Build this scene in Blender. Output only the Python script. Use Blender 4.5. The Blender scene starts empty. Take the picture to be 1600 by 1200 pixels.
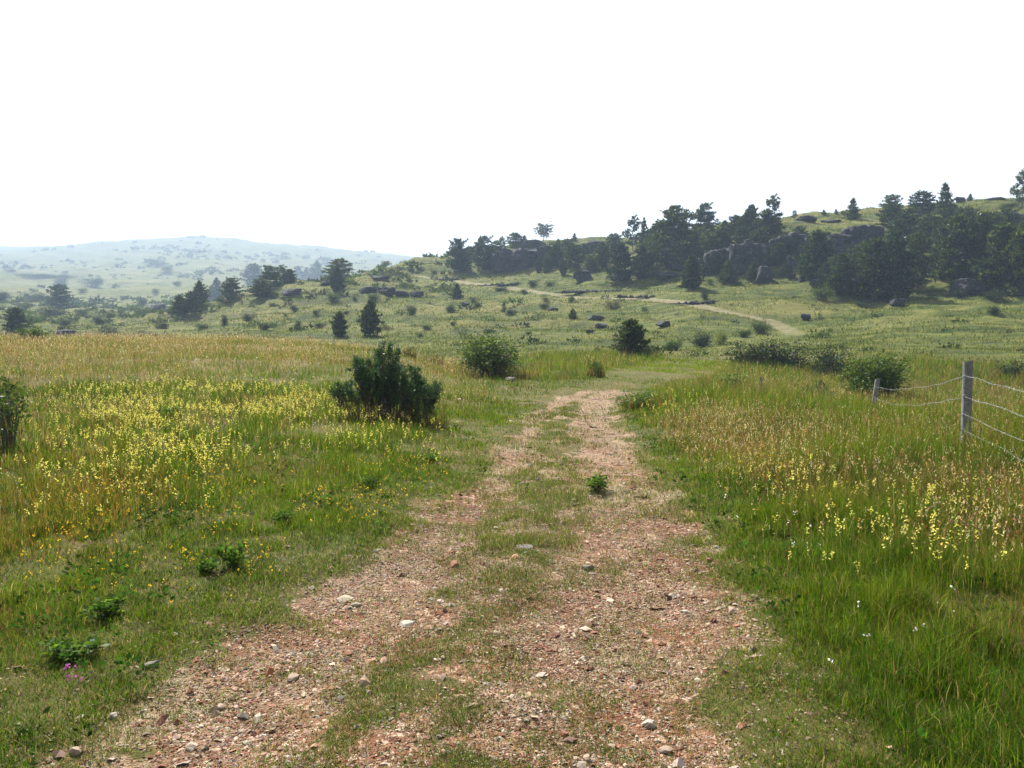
import bpy, math, random
import numpy as np
from mathutils import Vector, Matrix

# ------------------------------------------------------------------ camera
sc = bpy.context.scene
F, CX, CY = 1280.0, 800.0, 600.0          # focal length and centre in pixels of the 1600 x 1200 photo
EYE = 1.6
PITCH = math.atan(85.0 / F)
cam_d = bpy.data.cameras.new('camera')
cam_d.sensor_width = 36.0
cam_d.lens = 36.0 * F / 1600.0
cam_d.clip_start = 0.05
cam_d.clip_end = 30000.0
cam = bpy.data.objects.new('camera', cam_d)
cam.location = (0, 0, EYE)
cam.rotation_euler = (math.pi / 2 - PITCH, 0, 0)
sc.collection.objects.link(cam)
sc.camera = cam

# ------------------------------------------------------------------ sky, sun, exposure
SUN_AZ, SUN_EL = math.radians(-24), math.radians(46)
w = bpy.data.worlds.new('World')
sc.world = w
w.use_nodes = True
wt = w.node_tree
wt.nodes.clear()
sky = wt.nodes.new('ShaderNodeTexSky')
sky.sky_type = 'NISHITA'
sky.sun_disc = False
sky.sun_elevation = SUN_EL
sky.sun_rotation = SUN_AZ
sky.air_density = 1.0
sky.dust_density = 1.6
sky.ozone_density = 1.0
sky.altitude = 800
hs = wt.nodes.new('ShaderNodeHueSaturation')
hs.inputs['Saturation'].default_value = 0.24
bg = wt.nodes.new('ShaderNodeBackground')
bg.inputs['Strength'].default_value = 0.092
wo = wt.nodes.new('ShaderNodeOutputWorld')
wt.links.new(sky.outputs[0], hs.inputs['Color'])
wt.links.new(hs.outputs[0], bg.inputs['Color'])
wt.links.new(bg.outputs[0], wo.inputs['Surface'])

sun_d = bpy.data.lights.new('sun', 'SUN')
sun_d.energy = 5.0
sun_d.angle = math.radians(0.6)
sun_d.color = (1.0, 0.95, 0.86)
sun = bpy.data.objects.new('sun', sun_d)
S = Vector((math.sin(SUN_AZ) * math.cos(SUN_EL), math.cos(SUN_AZ) * math.cos(SUN_EL), math.sin(SUN_EL)))
sun.rotation_euler = S.to_track_quat('Z', 'Y').to_euler()
sun.location = (0, 0, 50)
sc.collection.objects.link(sun)

sc.view_settings.view_transform = 'Standard'
sc.view_settings.look = 'None'
sc.view_settings.exposure = 1.46
sc.view_settings.gamma = 1.0
sc.view_settings.use_curve_mapping = False
sc.cycles.max_bounces = 8
sc.cycles.diffuse_bounces = 3
sc.cycles.transmission_bounces = 4
sc.cycles.transparent_max_bounces = 8
sc.cycles.volume_bounces = 0
sc.cycles.use_denoising = True
sc.cycles.denoiser = 'OPENIMAGEDENOISE'
sc.cycles.denoising_input_passes = 'RGB_ALBEDO_NORMAL'
sc.cycles.denoising_prefilter = 'ACCURATE'
HAZE_DENSITY = 0.00056

# ------------------------------------------------------------------ helpers
rng = np.random.default_rng(7)


def smooth(x, a=0.0, b=1.0):
    t = np.clip((x - a) / (b - a), 0, 1)
    return t * t * (3 - 2 * t)


def _hash(ix, iy, iz, seed):
    h = (ix.astype(np.uint32) * np.uint32(374761393)) ^ (iy.astype(np.uint32) * np.uint32(668265263)) ^ \
        (iz.astype(np.uint32) * np.uint32(2246822519)) ^ np.uint32((seed * 3266489917) & 0xffffffff)
    h = (h ^ (h >> np.uint32(13))) * np.uint32(1274126177)
    h = h ^ (h >> np.uint32(16))
    h = h * np.uint32(2246822519)
    h = h ^ (h >> np.uint32(15))
    return h.astype(np.float64) / 4294967295.0


def vnoise(x, y, z=None, seed=0):
    x = np.asarray(x, float); y = np.asarray(y, float)
    z = np.zeros_like(x) if z is None else np.asarray(z, float)
    x0 = np.floor(x).astype(np.int64); y0 = np.floor(y).astype(np.int64); z0 = np.floor(z).astype(np.int64)
    fx = x - x0; fy = y - y0; fz = z - z0
    fx = fx * fx * (3 - 2 * fx); fy = fy * fy * (3 - 2 * fy); fz = fz * fz * (3 - 2 * fz)
    r = 0
    for a in (0, 1):
        for b in (0, 1):
            for c in (0, 1):
                wgt = (fx if a else 1 - fx) * (fy if b else 1 - fy) * (fz if c else 1 - fz)
                r = r + wgt * _hash(x0 + a, y0 + b, z0 + c, seed)
    return r * 2 - 1


def fbm(x, y, z=None, seed=0, oct=4):
    r, a = 0, 0.5
    f = 1.0
    for i in range(oct):
        r = r + a * vnoise(np.asarray(x) * f, np.asarray(y) * f, None if z is None else np.asarray(z) * f, seed + i)
        a *= 0.5; f *= 2.03
    return r


def tag(o, label=None, cat=None, group=None, kind=None):
    if label: o['label'] = label
    if cat: o['category'] = cat
    if group: o['group'] = group
    if kind: o['kind'] = kind
    return o


def mesh_np(name, V, faces, mat=None, tint=None, smooth_on=False, attrs=None):
    """faces: (n,3) or (n,4) int array, or a list of such arrays"""
    if not isinstance(faces, (list, tuple)): faces = [faces]
    me = bpy.data.meshes.new(name)
    V = np.ascontiguousarray(V, np.float32)
    me.vertices.add(len(V))
    me.vertices.foreach_set('co', V.ravel())
    idx = np.concatenate([np.asarray(f, np.int32).ravel() for f in faces])
    tot = np.concatenate([np.full(len(f), np.asarray(f).shape[1], np.int32) for f in faces])
    st = np.concatenate([[0], np.cumsum(tot)[:-1]]).astype(np.int32)
    me.loops.add(len(idx))
    me.loops.foreach_set('vertex_index', idx)
    me.polygons.add(len(tot))
    me.polygons.foreach_set('loop_start', st)
    me.polygons.foreach_set('loop_total', tot)
    me.polygons.foreach_set('use_smooth', np.full(len(tot), smooth_on, bool))
    if tint is not None:
        a = me.attributes.new('tint', 'FLOAT_COLOR', 'POINT')
        c = np.ones((len(V), 4), np.float32); c[:, :3] = tint
        a.data.foreach_set('color', c.ravel())
    for k, v in (attrs or {}).items():
        a = me.attributes.new(k, 'FLOAT', 'POINT')
        a.data.foreach_set('value', np.ascontiguousarray(v, np.float32))
    me.update(calc_edges=True)
    if mat: me.materials.append(mat)
    return me


def link(name, me, parent=None, loc=None):
    o = bpy.data.objects.new(name, me)
    sc.collection.objects.link(o)
    if parent: o.parent = parent
    if loc is not None: o.location = loc
    return o


class NT:
    def __init__(self, name):
        self.m = bpy.data.materials.new(name); self.m.use_nodes = True
        self.t = self.m.node_tree; self.t.nodes.clear()
        self.out = self.n('ShaderNodeOutputMaterial')

    def n(self, typ, **kw):
        nd = self.t.nodes.new(typ)
        for k, v in kw.items(): setattr(nd, k, v)
        return nd

    def set(self, nd, **kw):
        for k, v in kw.items():
            s = nd.inputs[k.replace('_', ' ')] if not k.isdigit() else nd.inputs[int(k)]
            if hasattr(v, 'is_output'): self.t.links.new(v, s)
            else: s.default_value = v
        return nd

    def l(self, a, b): self.t.links.new(a, b)

    def mixc(self, fac, a, b, mode='MIX'):
        nd = self.n('ShaderNodeMix', data_type='RGBA', blend_type=mode)
        for i, v in ((0, fac), (6, a), (7, b)):
            if hasattr(v, 'is_output'): self.l(v, nd.inputs[i])
            elif i == 0: nd.inputs[0].default_value = v
            else: nd.inputs[i].default_value = (*v, 1) if len(v) == 3 else v
        return nd.outputs[2]

    def math(self, op, a, b=0.0, clamp=False):
        nd = self.n('ShaderNodeMath', operation=op, use_clamp=clamp)
        for i, v in ((0, a), (1, b)):
            if hasattr(v, 'is_output'): self.l(v, nd.inputs[i])
            else: nd.inputs[i].default_value = v
        return nd.outputs[0]

    def noise(self, scale, detail=4.0, rough=0.6, vec=None, dim='3D'):
        nd = self.n('ShaderNodeTexNoise', noise_dimensions=dim)
        nd.inputs['Scale'].default_value = scale
        nd.inputs['Detail'].default_value = detail
        nd.inputs['Roughness'].default_value = rough
        if vec is not None: self.l(vec, nd.inputs['Vector'])
        return nd.outputs[0]

    def ramp(self, fac, stops):
        nd = self.n('ShaderNodeValToRGB')
        cr = nd.color_ramp
        while len(cr.elements) < len(stops): cr.elements.new(0.5)
        for e, (p, c) in zip(cr.elements, stops):
            e.position = p; e.color = (*c, 1)
        self.l(fac, nd.inputs[0])
        return nd.outputs[0]

    def map(self, fac, a, b):
        nd = self.n('ShaderNodeMapRange')
        nd.interpolation_type = 'SMOOTHSTEP'
        self.l(fac, nd.inputs[0]); nd.inputs[1].default_value = a; nd.inputs[2].default_value = b
        return nd.outputs[0]


def leaf_material(name, trans=0.4, gloss=0.0, boost=(1.25, 1.35, 0.7), vary=False):
    b = NT(name)
    at = b.n('ShaderNodeAttribute', attribute_name='tint')
    col = at.outputs['Color']
    if vary:      # every plant has a green of its own
        oi = b.n('ShaderNodeObjectInfo')
        col = b.mixc(1.0, col, b.ramp(oi.outputs['Random'], [(0.0, (.62, .74, .95)), (0.35, (.95, .98, 1.0)), (0.7, (1.35, 1.25, .85)), (1.0, (1.7, 1.5, .9))]), 'MULTIPLY')
    d = b.set(b.n('ShaderNodeBsdfDiffuse'), Color=col)
    tc = b.mixc(1.0, col, boost, 'MULTIPLY')
    t = b.set(b.n('ShaderNodeBsdfTranslucent'), Color=tc)
    mx = b.n('ShaderNodeMixShader'); mx.inputs[0].default_value = trans
    b.l(d.outputs[0], mx.inputs[1]); b.l(t.outputs[0], mx.inputs[2])
    last = mx.outputs[0]
    if gloss:
        g = b.n('ShaderNodeBsdfGlossy'); g.inputs['Roughness'].default_value = 0.45
        g.inputs['Color'].default_value = (0.8, 0.85, 0.9, 1)
        m2 = b.n('ShaderNodeMixShader'); m2.inputs[0].default_value = gloss
        b.l(last, m2.inputs[1]); b.l(g.outputs[0], m2.inputs[2]); last = m2.outputs[0]
    b.l(last, b.out.inputs['Surface'])
    return b.m


def rough_material(name, col_a, col_b, scale, col_c=None, bump=0.3, rough=0.9, tint=False):
    b = NT(name)
    tc = b.n('ShaderNodeTexCoord')
    n1 = b.noise(scale, 6, 0.65, tc.outputs['Object'])
    c = b.ramp(n1, [(0.3, col_a), (0.7, col_b)])
    if col_c:
        n2 = b.noise(scale * 3.1, 3, 0.6, tc.outputs['Object'])
        c = b.mixc(b.map(n2, 0.56, 0.64), c, col_c)
    if tint:
        at = b.n('ShaderNodeAttribute', attribute_name='tint')
        c = b.mixc(0.35, at.outputs['Color'], b.mixc(1.0, at.outputs['Color'], c, 'MULTIPLY'))
    p = b.n('ShaderNodeBsdfPrincipled')
    b.set(p, Base_Color=c, Roughness=rough)
    p.inputs['Specular IOR Level'].default_value = 0.25
    bm = b.n('ShaderNodeBump'); bm.inputs['Strength'].default_value = bump
    b.l(b.noise(scale * 4, 6, 0.7, tc.outputs['Object']), bm.inputs['Height'])
    b.l(bm.outputs[0], p.inputs['Normal'])
    b.l(p.outputs[0], b.out.inputs['Surface'])
    return b.m


# ------------------------------------------------------------------ terrain profile
def ray(u, v):
    cp, sp = math.cos(PITCH), math.sin(PITCH)
    a = (u - CX) / F; b = (CY - v) / F
    return a, cp + sp * b, -sp + cp * b


def col_theta(u): return math.atan2((u - CX) / F, 1.0)


# per image column: depth (m) and either a ground height 'z' or the photo row the slope reaches there
COLS = {
    0:    [(3, 'z', 0), (6, 'z', .10), (10, 'z', .26), (20, 'z', .66), (30, 'z', .96), (40, 'v', 528), (58, 'z', -.6), (85, 'z', -1.6), (120, 'v', 521), (200, 'v', 490), (350, 'v', 467), (600, 'v', 443), (900, 'v', 424), (1300, 'v', 405), (1700, 'v', 391), (2300, 'v', 400), (3000, 'v', 470)],
    200:  [(3, 'z', 0), (6, 'z', .10), (10, 'z', .26), (20, 'z', .62), (30, 'z', .92), (40, 'v', 529), (58, 'z', -.6), (85, 'z', -1.8), (120, 'v', 523), (200, 'v', 497), (350, 'v', 474), (600, 'v', 450), (900, 'v', 425), (1300, 'v', 398), (1700, 'v', 375), (2300, 'v', 390), (3000, 'v', 470)],
    310:  [(3, 'z', 0), (6, 'z', .08), (10, 'z', .22), (20, 'z', .58), (30, 'z', .88), (40, 'v', 530), (55, 'z', -.6), (75, 'z', -1.2), (110, 'v', 517), (140, 'v', 502), (180, 'v', 486), (260, 'v', 490), (600, 'v', 447), (900, 'v', 420), (1300, 'v', 392), (1700, 'v', 368), (2300, 'v', 385), (3000, 'v', 470)],
    400:  [(3, 'z', 0), (6, 'z', .06), (10, 'z', .2), (20, 'z', .56), (30, 'z', .84), (38, 'v', 532), (52, 'z', -.5), (70, 'z', -1.0), (95, 'v', 520), (130, 'v', 490), (180, 'v', 454), (260, 'v', 475), (600, 'v', 445), (900, 'v', 422), (1300, 'v', 400), (1700, 'v', 379), (2300, 'v', 390), (3000, 'v', 470)],
    500:  [(3, 'z', 0), (6, 'z', .05), (10, 'z', .2), (20, 'z', .5), (30, 'z', .76), (36, 'v', 535), (50, 'z', -.5), (68, 'z', -.8), (95, 'v', 518), (130, 'v', 485), (190, 'v', 437), (260, 'v', 460), (600, 'v', 447), (900, 'v', 430), (1300, 'v', 408), (1700, 'v', 388), (2300, 'v', 400), (3000, 'v', 470)],
    600:  [(3, 'z', 0), (6, 'z', .03), (10, 'z', .16), (16, 'z', .34), (24, 'z', .5), (31, 'v', 543), (46, 'z', -.4), (62, 'z', -.6), (90, 'v', 521), (120, 'v', 492), (160, 'v', 458), (220, 'v', 417), (290, 'v', 440), (600, 'v', 440), (900, 'v', 430), (1300, 'v', 413), (1700, 'v', 399), (2300, 'v', 405), (3000, 'v', 470)],
    680:  [(3, 'z', 0), (6, 'z', 0), (10, 'z', .04), (16, 'z', .12), (22, 'z', .14), (28, 'z', .12), (44, 'z', -.3), (60, 'v', 550), (85, 'v', 527), (115, 'v', 495), (165, 'v', 453), (190, 'v', 432), (230, 'v', 404), (300, 'v', 425), (600, 'v', 440), (1300, 'v', 425), (1700, 'v', 409), (2300, 'v', 415), (3000, 'v', 470)],
    800:  [(3, 'z', 0), (10, 'z', 0), (20, 'z', 0), (30, 'z', -.05), (45, 'z', -.1), (60, 'v', 550), (80, 'v', 527), (110, 'v', 498), (145, 'v', 460), (165, 'v', 443), (192, 'v', 421), (215, 'v', 390), (240, 'v', 378), (300, 'v', 395), (600, 'v', 440), (1700, 'v', 430), (2300, 'v', 440), (3000, 'v', 470)],
    950:  [(3, 'z', 0), (10, 'z', 0), (20, 'z', 0), (30, 'z', -.05), (48, 'z', -.05), (60, 'v', 549), (80, 'v', 522), (105, 'v', 496), (128, 'v', 471), (140, 'v', 460), (160, 'v', 439), (190, 'v', 400), (220, 'v', 380), (250, 'v', 374), (320, 'v', 385), (700, 'v', 420), (2300, 'v', 440), (3000, 'v', 470)],
    1100: [(3, 'z', 0), (10, 'z', 0), (16, 'z', .02), (24, 'z', -.15), (36, 'z', -.25), (52, 'z', -.15), (68, 'v', 545), (85, 'v', 515), (105, 'v', 479), (125, 'v', 450), (148, 'v', 420), (156, 'v', 380), (185, 'v', 352), (240, 'v', 360), (700, 'v', 400), (2300, 'v', 440), (3000, 'v', 470)],
    1240: [(3, 'z', 0), (9, 'z', 0), (15, 'z', -.05), (22, 'z', -.5), (34, 'z', -.9), (48, 'z', -.4), (62, 'v', 545), (88, 'v', 519), (110, 'v', 477), (128, 'v', 445), (140, 'v', 410), (146, 'v', 366), (178, 'v', 341), (240, 'v', 350), (700, 'v', 395), (2300, 'v', 440), (3000, 'v', 470)],
    1400: [(3, 'z', 0), (8, 'z', 0), (12, 'z', -.1), (18, 'z', -.5), (30, 'z', -1.1), (44, 'v', 568), (68, 'v', 532), (98, 'v', 488), (110, 'v', 467), (128, 'v', 425), (140, 'v', 375), (165, 'v', 329), (240, 'v', 340), (700, 'v', 390), (2300, 'v', 440), (3000, 'v', 470)],
    1600: [(3, 'z', 0), (8, 'z', 0), (11, 'z', -.1), (18, 'z', -.6), (30, 'z', -1.3), (44, 'v', 572), (64, 'v', 540), (88, 'v', 492), (103, 'v', 467), (122, 'v', 410), (135, 'v', 355), (165, 'v', 306), (240, 'v', 320), (700, 'v', 380), (2300, 'v', 440), (3000, 'v', 470)],
    2000: [(3, 'z', 0), (8, 'z', 0), (12, 'z', -.2), (18, 'z', -.6), (30, 'z', -1.3), (44, 'v', 572), (64, 'v', 540), (88, 'v', 492), (103, 'v', 460), (122, 'v', 405), (135, 'v', 350), (165, 'v', 300), (240, 'v', 315), (700, 'v', 380), (2300, 'v', 440), (3000, 'v', 470)],
}


def pchip(x, y, xi):
    x = np.asarray(x, float); y = np.asarray(y, float)
    h = np.diff(x); d = np.diff(y) / h
    m = np.zeros_like(y)
    for i in range(1, len(x) - 1):
        if d[i - 1] * d[i] > 0:
            w1 = 2 * h[i] + h[i - 1]; w2 = h[i] + 2 * h[i - 1]
            m[i] = (w1 + w2) / (w1 / d[i - 1] + w2 / d[i])
    m[-1] = d[-1]; m[0] = d[0]
    k = np.clip(np.searchsorted(x, xi) - 1, 0, len(h) - 1)
    t = (xi - x[k]) / h[k]
    return ((1 + 2 * t) * (1 - t) ** 2) * y[k] + t * (1 - t) ** 2 * h[k] * m[k] + t * t * (3 - 2 * t) * y[k + 1] + t * t * (t - 1) * h[k] * m[k + 1]


TH = np.radians(np.concatenate([np.arange(-180, -58, 3.0), np.arange(-57, 57.01, 0.15), np.arange(60, 180.1, 3.0)]))
R = np.exp(np.arange(math.log(0.45), math.log(3000.0), 0.0125))
LR = np.log(R)


def build_profiles():
    us = sorted(COLS)
    ths = np.array([col_theta(u) for u in us])
    prof = []
    for u, th in zip(us, ths):
        xs, ys = [math.log(0.2)], [0.0]
        for (d, k, val) in COLS[u]:
            r = d / math.cos(th)
            if k == 'z': z = val
            else:
                _, dy, dz = ray(u, val); z = EYE + d * dz / dy
            xs.append(math.log(r)); ys.append(z)
        prof.append(pchip(xs, ys, np.clip(LR, xs[0], xs[-1])))
    prof = np.array(prof)
    Z = np.empty((len(TH), len(R)))
    for j in range(len(R)): Z[:, j] = np.interp(TH, ths, prof[:, j])
    # smooth between columns (about 2 degrees) inside the fine fan
    fine = (np.abs(TH) < math.radians(57.1))
    k = np.exp(-0.5 * (np.arange(-30, 31) / 11.0) ** 2); k /= k.sum()
    Zf = Z[fine]
    P = np.pad(Zf, ((30, 30), (0, 0)), mode='edge')
    Zf2 = sum(k[i] * P[i:i + len(Zf)] for i in range(61))
    Z[fine] = Zf2
    # behind the viewer the meadow simply goes on
    bw = smooth(np.abs(TH), math.radians(60), math.radians(170))[:, None]
    back = 0.5 * (Z[0] + Z[-1])[None, :] * 0.35
    Z = Z * (1 - bw) + back * bw
    return Z


Zg = build_profiles()
TT, RR = np.meshgrid(TH, R, indexing='ij')
XG = RR * np.sin(TT); YG = RR * np.cos(TT)
amp = np.interp(RR, [0.5, 4, 12, 30, 60, 150, 250, 600, 1700, 7000], [.012, .03, .05, .06, .18, .95, 1.1, 3.5, 7, 7])
wl = np.interp(RR, [0.5, 10, 60, 150, 400, 1700, 3000], [0.6, 2.2, 5, 9, 22, 70, 100])
# noise in bands of wavelength blended by distance
acc = np.zeros_like(RR)
for s, lam in enumerate((0.6, 2.2, 6, 12, 40, 110)):
    wgt = np.exp(-((np.log(lam) - np.log(wl)) / 0.7) ** 2)
    acc += wgt * fbm(XG / lam, YG / lam, seed=11 + s, oct=4) * 1.6
hill_noise = amp * acc
Zg = Zg + hill_noise
# little turf steps along the slope of the hillside
ter = smooth(RR, 60, 100) * (1 - smooth(RR, 250, 330))
ter_noise = ter * 0.30 * np.sin((Zg + 1.2 * fbm(XG / 14, YG / 14, seed=40)) * 2 * np.pi / 1.1) * (0.5 + 0.5 * fbm(XG / 20, YG / 20, seed=41))
Zg = Zg + ter_noise


def grid_lookup(G, x, y):
    x = np.asarray(x, float); y = np.asarray(y, float)
    th = np.arctan2(x, y); lr = np.log(np.maximum(np.hypot(x, y), R[0]))
    fi = np.clip(np.interp(th, TH, np.arange(len(TH))), 0, len(TH) - 1.001)
    fj = np.clip((lr - LR[0]) / (LR[1] - LR[0]), 0, len(R) - 1.001)
    i = fi.astype(int); j = fj.astype(int); a = fi - i; b = fj - j
    return G[i, j] * (1 - a) * (1 - b) + G[i + 1, j] * a * (1 - b) + G[i, j + 1] * (1 - a) * b + G[i + 1, j + 1] * a * b


def H(x, y): return grid_lookup(Zg, x, y)


def ground_at(u, v, rmin=1.5, rmax=2000):
    """where the line of sight through a photo pixel meets the land; else the land just under that line"""
    a, dy, dz = ray(u, v)
    hyp = math.hypot(a, dy)
    r = np.exp(np.arange(math.log(rmin), math.log(rmax), 0.002))
    t = r / hyp
    gap = EYE + t * dz - H(t * a, t * dy)
    hit = np.nonzero(gap <= 0)[0]
    if len(hit): k = hit[0]
    else:
        ang = gap / r
        k = int(np.argmin(ang))
    return float(t[k] * a), float(t[k] * dy), float(t[k])


# ------------------------------------------------------------------ track in the ground
def poly_world(pts): return np.array([ground_at(u, v, 0.8, 400)[:2] for u, v in pts])


def dist_poly(P, x, y, wid):
    """distance to a polyline minus its half width there"""
    best = np.full(np.shape(x), 1e9)
    for i in range(len(P) - 1):
        ax, ay = P[i]; bx, by = P[i + 1]
        L2 = (bx - ax) ** 2 + (by - ay) ** 2 + 1e-9
        t = np.clip(((x - ax) * (bx - ax) + (y - ay) * (by - ay)) / L2, 0, 1)
        d = np.hypot(x - ax - t * (bx - ax), y - ay - t * (by - ay)) - (wid[i] * (1 - t) + wid[i + 1] * t)
        best = np.minimum(best, d)
    return best


RT = [(1020, 1400), (1005, 1200), (1000, 1100), (990, 1000), (992, 900), (985, 800), (968, 750), (945, 700), (925, 665), (925, 640), (945, 618), (975, 600), (1030, 584)]
LT = [(100, 1400), (300, 1180), (430, 1060), (560, 950), (650, 880), (720, 805), (775, 755), (805, 705), (825, 670), (850, 642), (890, 620), (940, 604), (1010, 588)]
RTW = poly_world(RT); LTW = poly_world(LT)
RTh = np.interp(np.arange(len(RT)), [0, 4, 8, 12], [0.50, 0.48, 0.40, 0.4])
LTh = np.interp(np.arange(len(LT)), [0, 3, 5, 8, 12], [0.56, 0.46, 0.27, 0.22, 0.3])
CTW = (RTW + LTW) / 2
far_bits = np.array([(10.5, 46.0), (14.5, 58.0), (19.5, 70.0), (25.0, 80.0)])
RD = [(1246, 527), (1236, 510), (1205, 496), (1130, 483.5), (1060, 473), (980, 463.5), (900, 455), (830, 447.5), (760, 440), (700, 434), (655, 427)]
RDW = np.array([ground_at(u, v, 50, 400)[:2] for u, v in RD])
near = RR < 60
dR = np.full_like(RR, 1e3); dL = dR.copy(); dC = dR.copy(); dF = dR.copy()
dR[near] = dist_poly(RTW, XG[near], YG[near], RTh)
dL[near] = dist_poly(LTW, XG[near], YG[near], LTh)
chw = np.linalg.norm(RTW - LTW, axis=1) / 2
dC[near] = dist_poly(CTW, XG[near], YG[near], chw)
mid = (RR > 20) & (RR < 330)
allroad = np.vstack([CTW[-1:], far_bits, RDW])
dF[mid] = dist_poly(allroad, XG[mid], YG[mid], np.concatenate([[0.9], [0.9] * 4, np.full(len(RD), 1.4)]))
edge_n = 0.35 * fbm(XG / 0.5, YG / 0.5, seed=60) + 0.35 * fbm(XG / 1.6, YG / 1.6, seed=64)
track = 1 - smooth(np.minimum(dR, dL) + edge_n * 0.9, -0.22, 0.30)
between = (1 - smooth(dC + edge_n, -0.1, 0.35)) * (0.30 + 0.9 * fbm(XG / 0.55, YG / 0.55, seed=70))
gravel = np.clip(np.maximum(track * np.clip(.92 + .55 * fbm(XG / .7, YG / .7, seed=72, oct=3), .4, 1), between), 0, 1)
gravel *= np.interp(RR, [0, 14, 21, 27], [1, 1, 0.8, 0.0])
road = (1 - smooth(dF + 0.5 * fbm(XG / 2.5, YG / 2.5, seed=75), -0.7, 0.5)) * np.interp(RR, [0, 75, 100, 122], [0.0, 0.18, .58, .9])
# signed distance outside the whole track, for grass height
outside = np.minimum(np.minimum(dR, dL), dC)
outside = np.minimum(outside, 50)
# shape: wheel ruts, rough gravel, road cut into the slope
Zg -= 0.045 * np.clip(track, 0, 1) * (RR < 60)
Zg += 0.012 * gravel * fbm(XG / 0.12, YG / 0.12, seed=80) * (RR < 14)
side = (1 - smooth(dF, -0.2, 2.2)) * (RR > 86)
roadband = (1 - smooth(dF, 1.0, 9.0)) * (RR > 70)
Zg -= roadband * (hill_noise + ter_noise)
Zs = Zg.copy()
Zg -= 0.35 * side

# ------------------------------------------------------------------ ground material and sheets
def ground_material():
    b = NT('ground_cover')
    tc = b.n('ShaderNodeTexCoord'); P = tc.outputs['Object']
    grav = b.n('ShaderNodeAttribute', attribute_name='gravel').outputs['Fac']
    road_a = b.n('ShaderNodeAttribute', attribute_name='road').outputs['Fac']
    far = b.n('ShaderNodeAttribute', attribute_name='far').outputs['Fac']
    brown = b.n('ShaderNodeAttribute', attribute_name='brown').outputs['Fac']
    # turf near by
    n_big = b.noise(0.35, 5, 0.65, P); n_mid = b.noise(2.6, 6, 0.7, P); n_fine = b.noise(28, 5, 0.7, P)
    turf = b.ramp(n_mid, [(0.28, (.034, .034, .012)), (0.46, (.066, .076, .016)), (0.60, (.115, .090, .034)), (0.78, (.20, .13, .065))])
    turf = b.mixc(b.map(n_fine, 0.42, 0.66), turf, b.mixc(b.map(n_big, .4, .6), (.036, .042, .010), (.110, .070, .034)))
    turf = b.mixc(brown, turf, b.ramp(n_mid, [(0.3, (.085, .06, .03)), (0.7, (.22, .16, .085))]))
    # hillside turf: dry and green blotches, tussocks
    st = b.n('ShaderNodeMapping'); st.inputs['Scale'].default_value = (0.45, 1.0, 2.2); b.l(P, st.inputs[0])
    h1 = b.noise(0.05, 6, 0.62, st.outputs[0]); h2 = b.noise(0.42, 8, 0.72, st.outputs[0]); h3 = b.noise(1.7, 6, 0.75, st.outputs[0])
    hill = b.ramp(h2, [(0.33, (.018, .033, .010)), (0.44, (.056, .078, .015)), (0.57, (.120, .130, .025)), (0.75, (.225, .19, .066))])
    hill = b.mixc(b.map(h1, .46, .64), hill, b.mixc(0.5, hill, (.20, .175, .055)))
    hd = b.noise(0.11, 7, 0.66, st.outputs[0])
    hill = b.mixc(b.math('MULTIPLY', b.map(hd, .53, .63), .6), hill, (.034, .050, .014))
    hill = b.mixc(b.math('MULTIPLY', b.map(h3, .56, .70), 0.75), hill, (.030, .046, .012))
    hill = b.mixc(b.math('MULTIPLY', b.map(b.noise(3.3, 4, .7, st.outputs[0]), .62, .70), 0.5), hill, (.28, .25, .11))
    base = b.mixc(far, turf, hill)
    # gravel: red earth and pale broken limestone
    vor = b.n('ShaderNodeTexVoronoi'); vor.inputs['Scale'].default_value = 34; b.l(P, vor.inputs['Vector'])
    vor2 = b.n('ShaderNodeTexVoronoi'); vor2.inputs['Scale'].default_value = 80; b.l(P, vor2.inputs['Vector'])
    sv = b.n('ShaderNodeSeparateColor'); b.l(vor.outputs['Color'], sv.inputs[0])
    stone = b.ramp(sv.outputs[0], [(0.0, (.13, .052, .028)), (0.35, (.24, .125, .075)), (0.7, (.34, .22, .15)), (1.0, (.46, .35, .26))])
    soil = b.ramp(b.noise(5.5, 6, .7, P), [(0.35, (.115, .046, .024)), (0.6, (.185, .088, .050)), (0.75, (.24, .145, .092))])
    soil = b.mixc(b.map(b.noise(1.1, 4, .6, P), .42, .62), soil, (.22, .150, .098))
    gcol = b.mixc(b.map(b.noise(14, 5, .7, P), .46, .58), soil, stone)
    grey = b.mixc(b.map(b.noise(2.2, 5, .65, P), .46, .62), (.20, .17, .10), (.30, .25, .175))
    sp = b.n('ShaderNodeSeparateXYZ'); b.l(P, sp.inputs[0])
    gcol = b.mixc(b.math('MULTIPLY', b.map(b.noise(0.7, 4, .6, P), .48, .6), 0.55), gcol, grey)
    gcol = b.mixc(b.math('MULTIPLY', b.map(sp.outputs[1], 7.5, 16.0), .62), gcol, b.mixc(b.map(b.noise(9, 5, .7, P), .42, .6), (.18, .125, .07), (.33, .25, .165)))
    gm = b.math('ADD', grav, b.math('MULTIPLY', b.math('SUBTRACT', b.noise(6.5, 8, .75, P), .5), 1.7))
    base = b.mixc(b.map(gm, .36, .56), base, gcol)
    rcol = b.ramp(b.noise(0.8, 6, .7, P), [(0.3, (.125, .120, .048)), (0.7, (.265, .23, .14))])
    rm = b.math('ADD', road_a, b.math('MULTIPLY', b.math('SUBTRACT', h3, .5), 1.6))
    base = b.mixc(b.map(rm, .35, .6), base, rcol)
    p = b.n('ShaderNodeBsdfPrincipled')
    b.set(p, Base_Color=base, Roughness=0.95)
    p.inputs['Specular IOR Level'].default_value = 0.1
    hsum = b.math('ADD', b.math('MULTIPLY', n_fine, 0.02), b.math('MULTIPLY', vor2.outputs['Distance'], b.math('MULTIPLY', grav, 0.02)))
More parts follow.
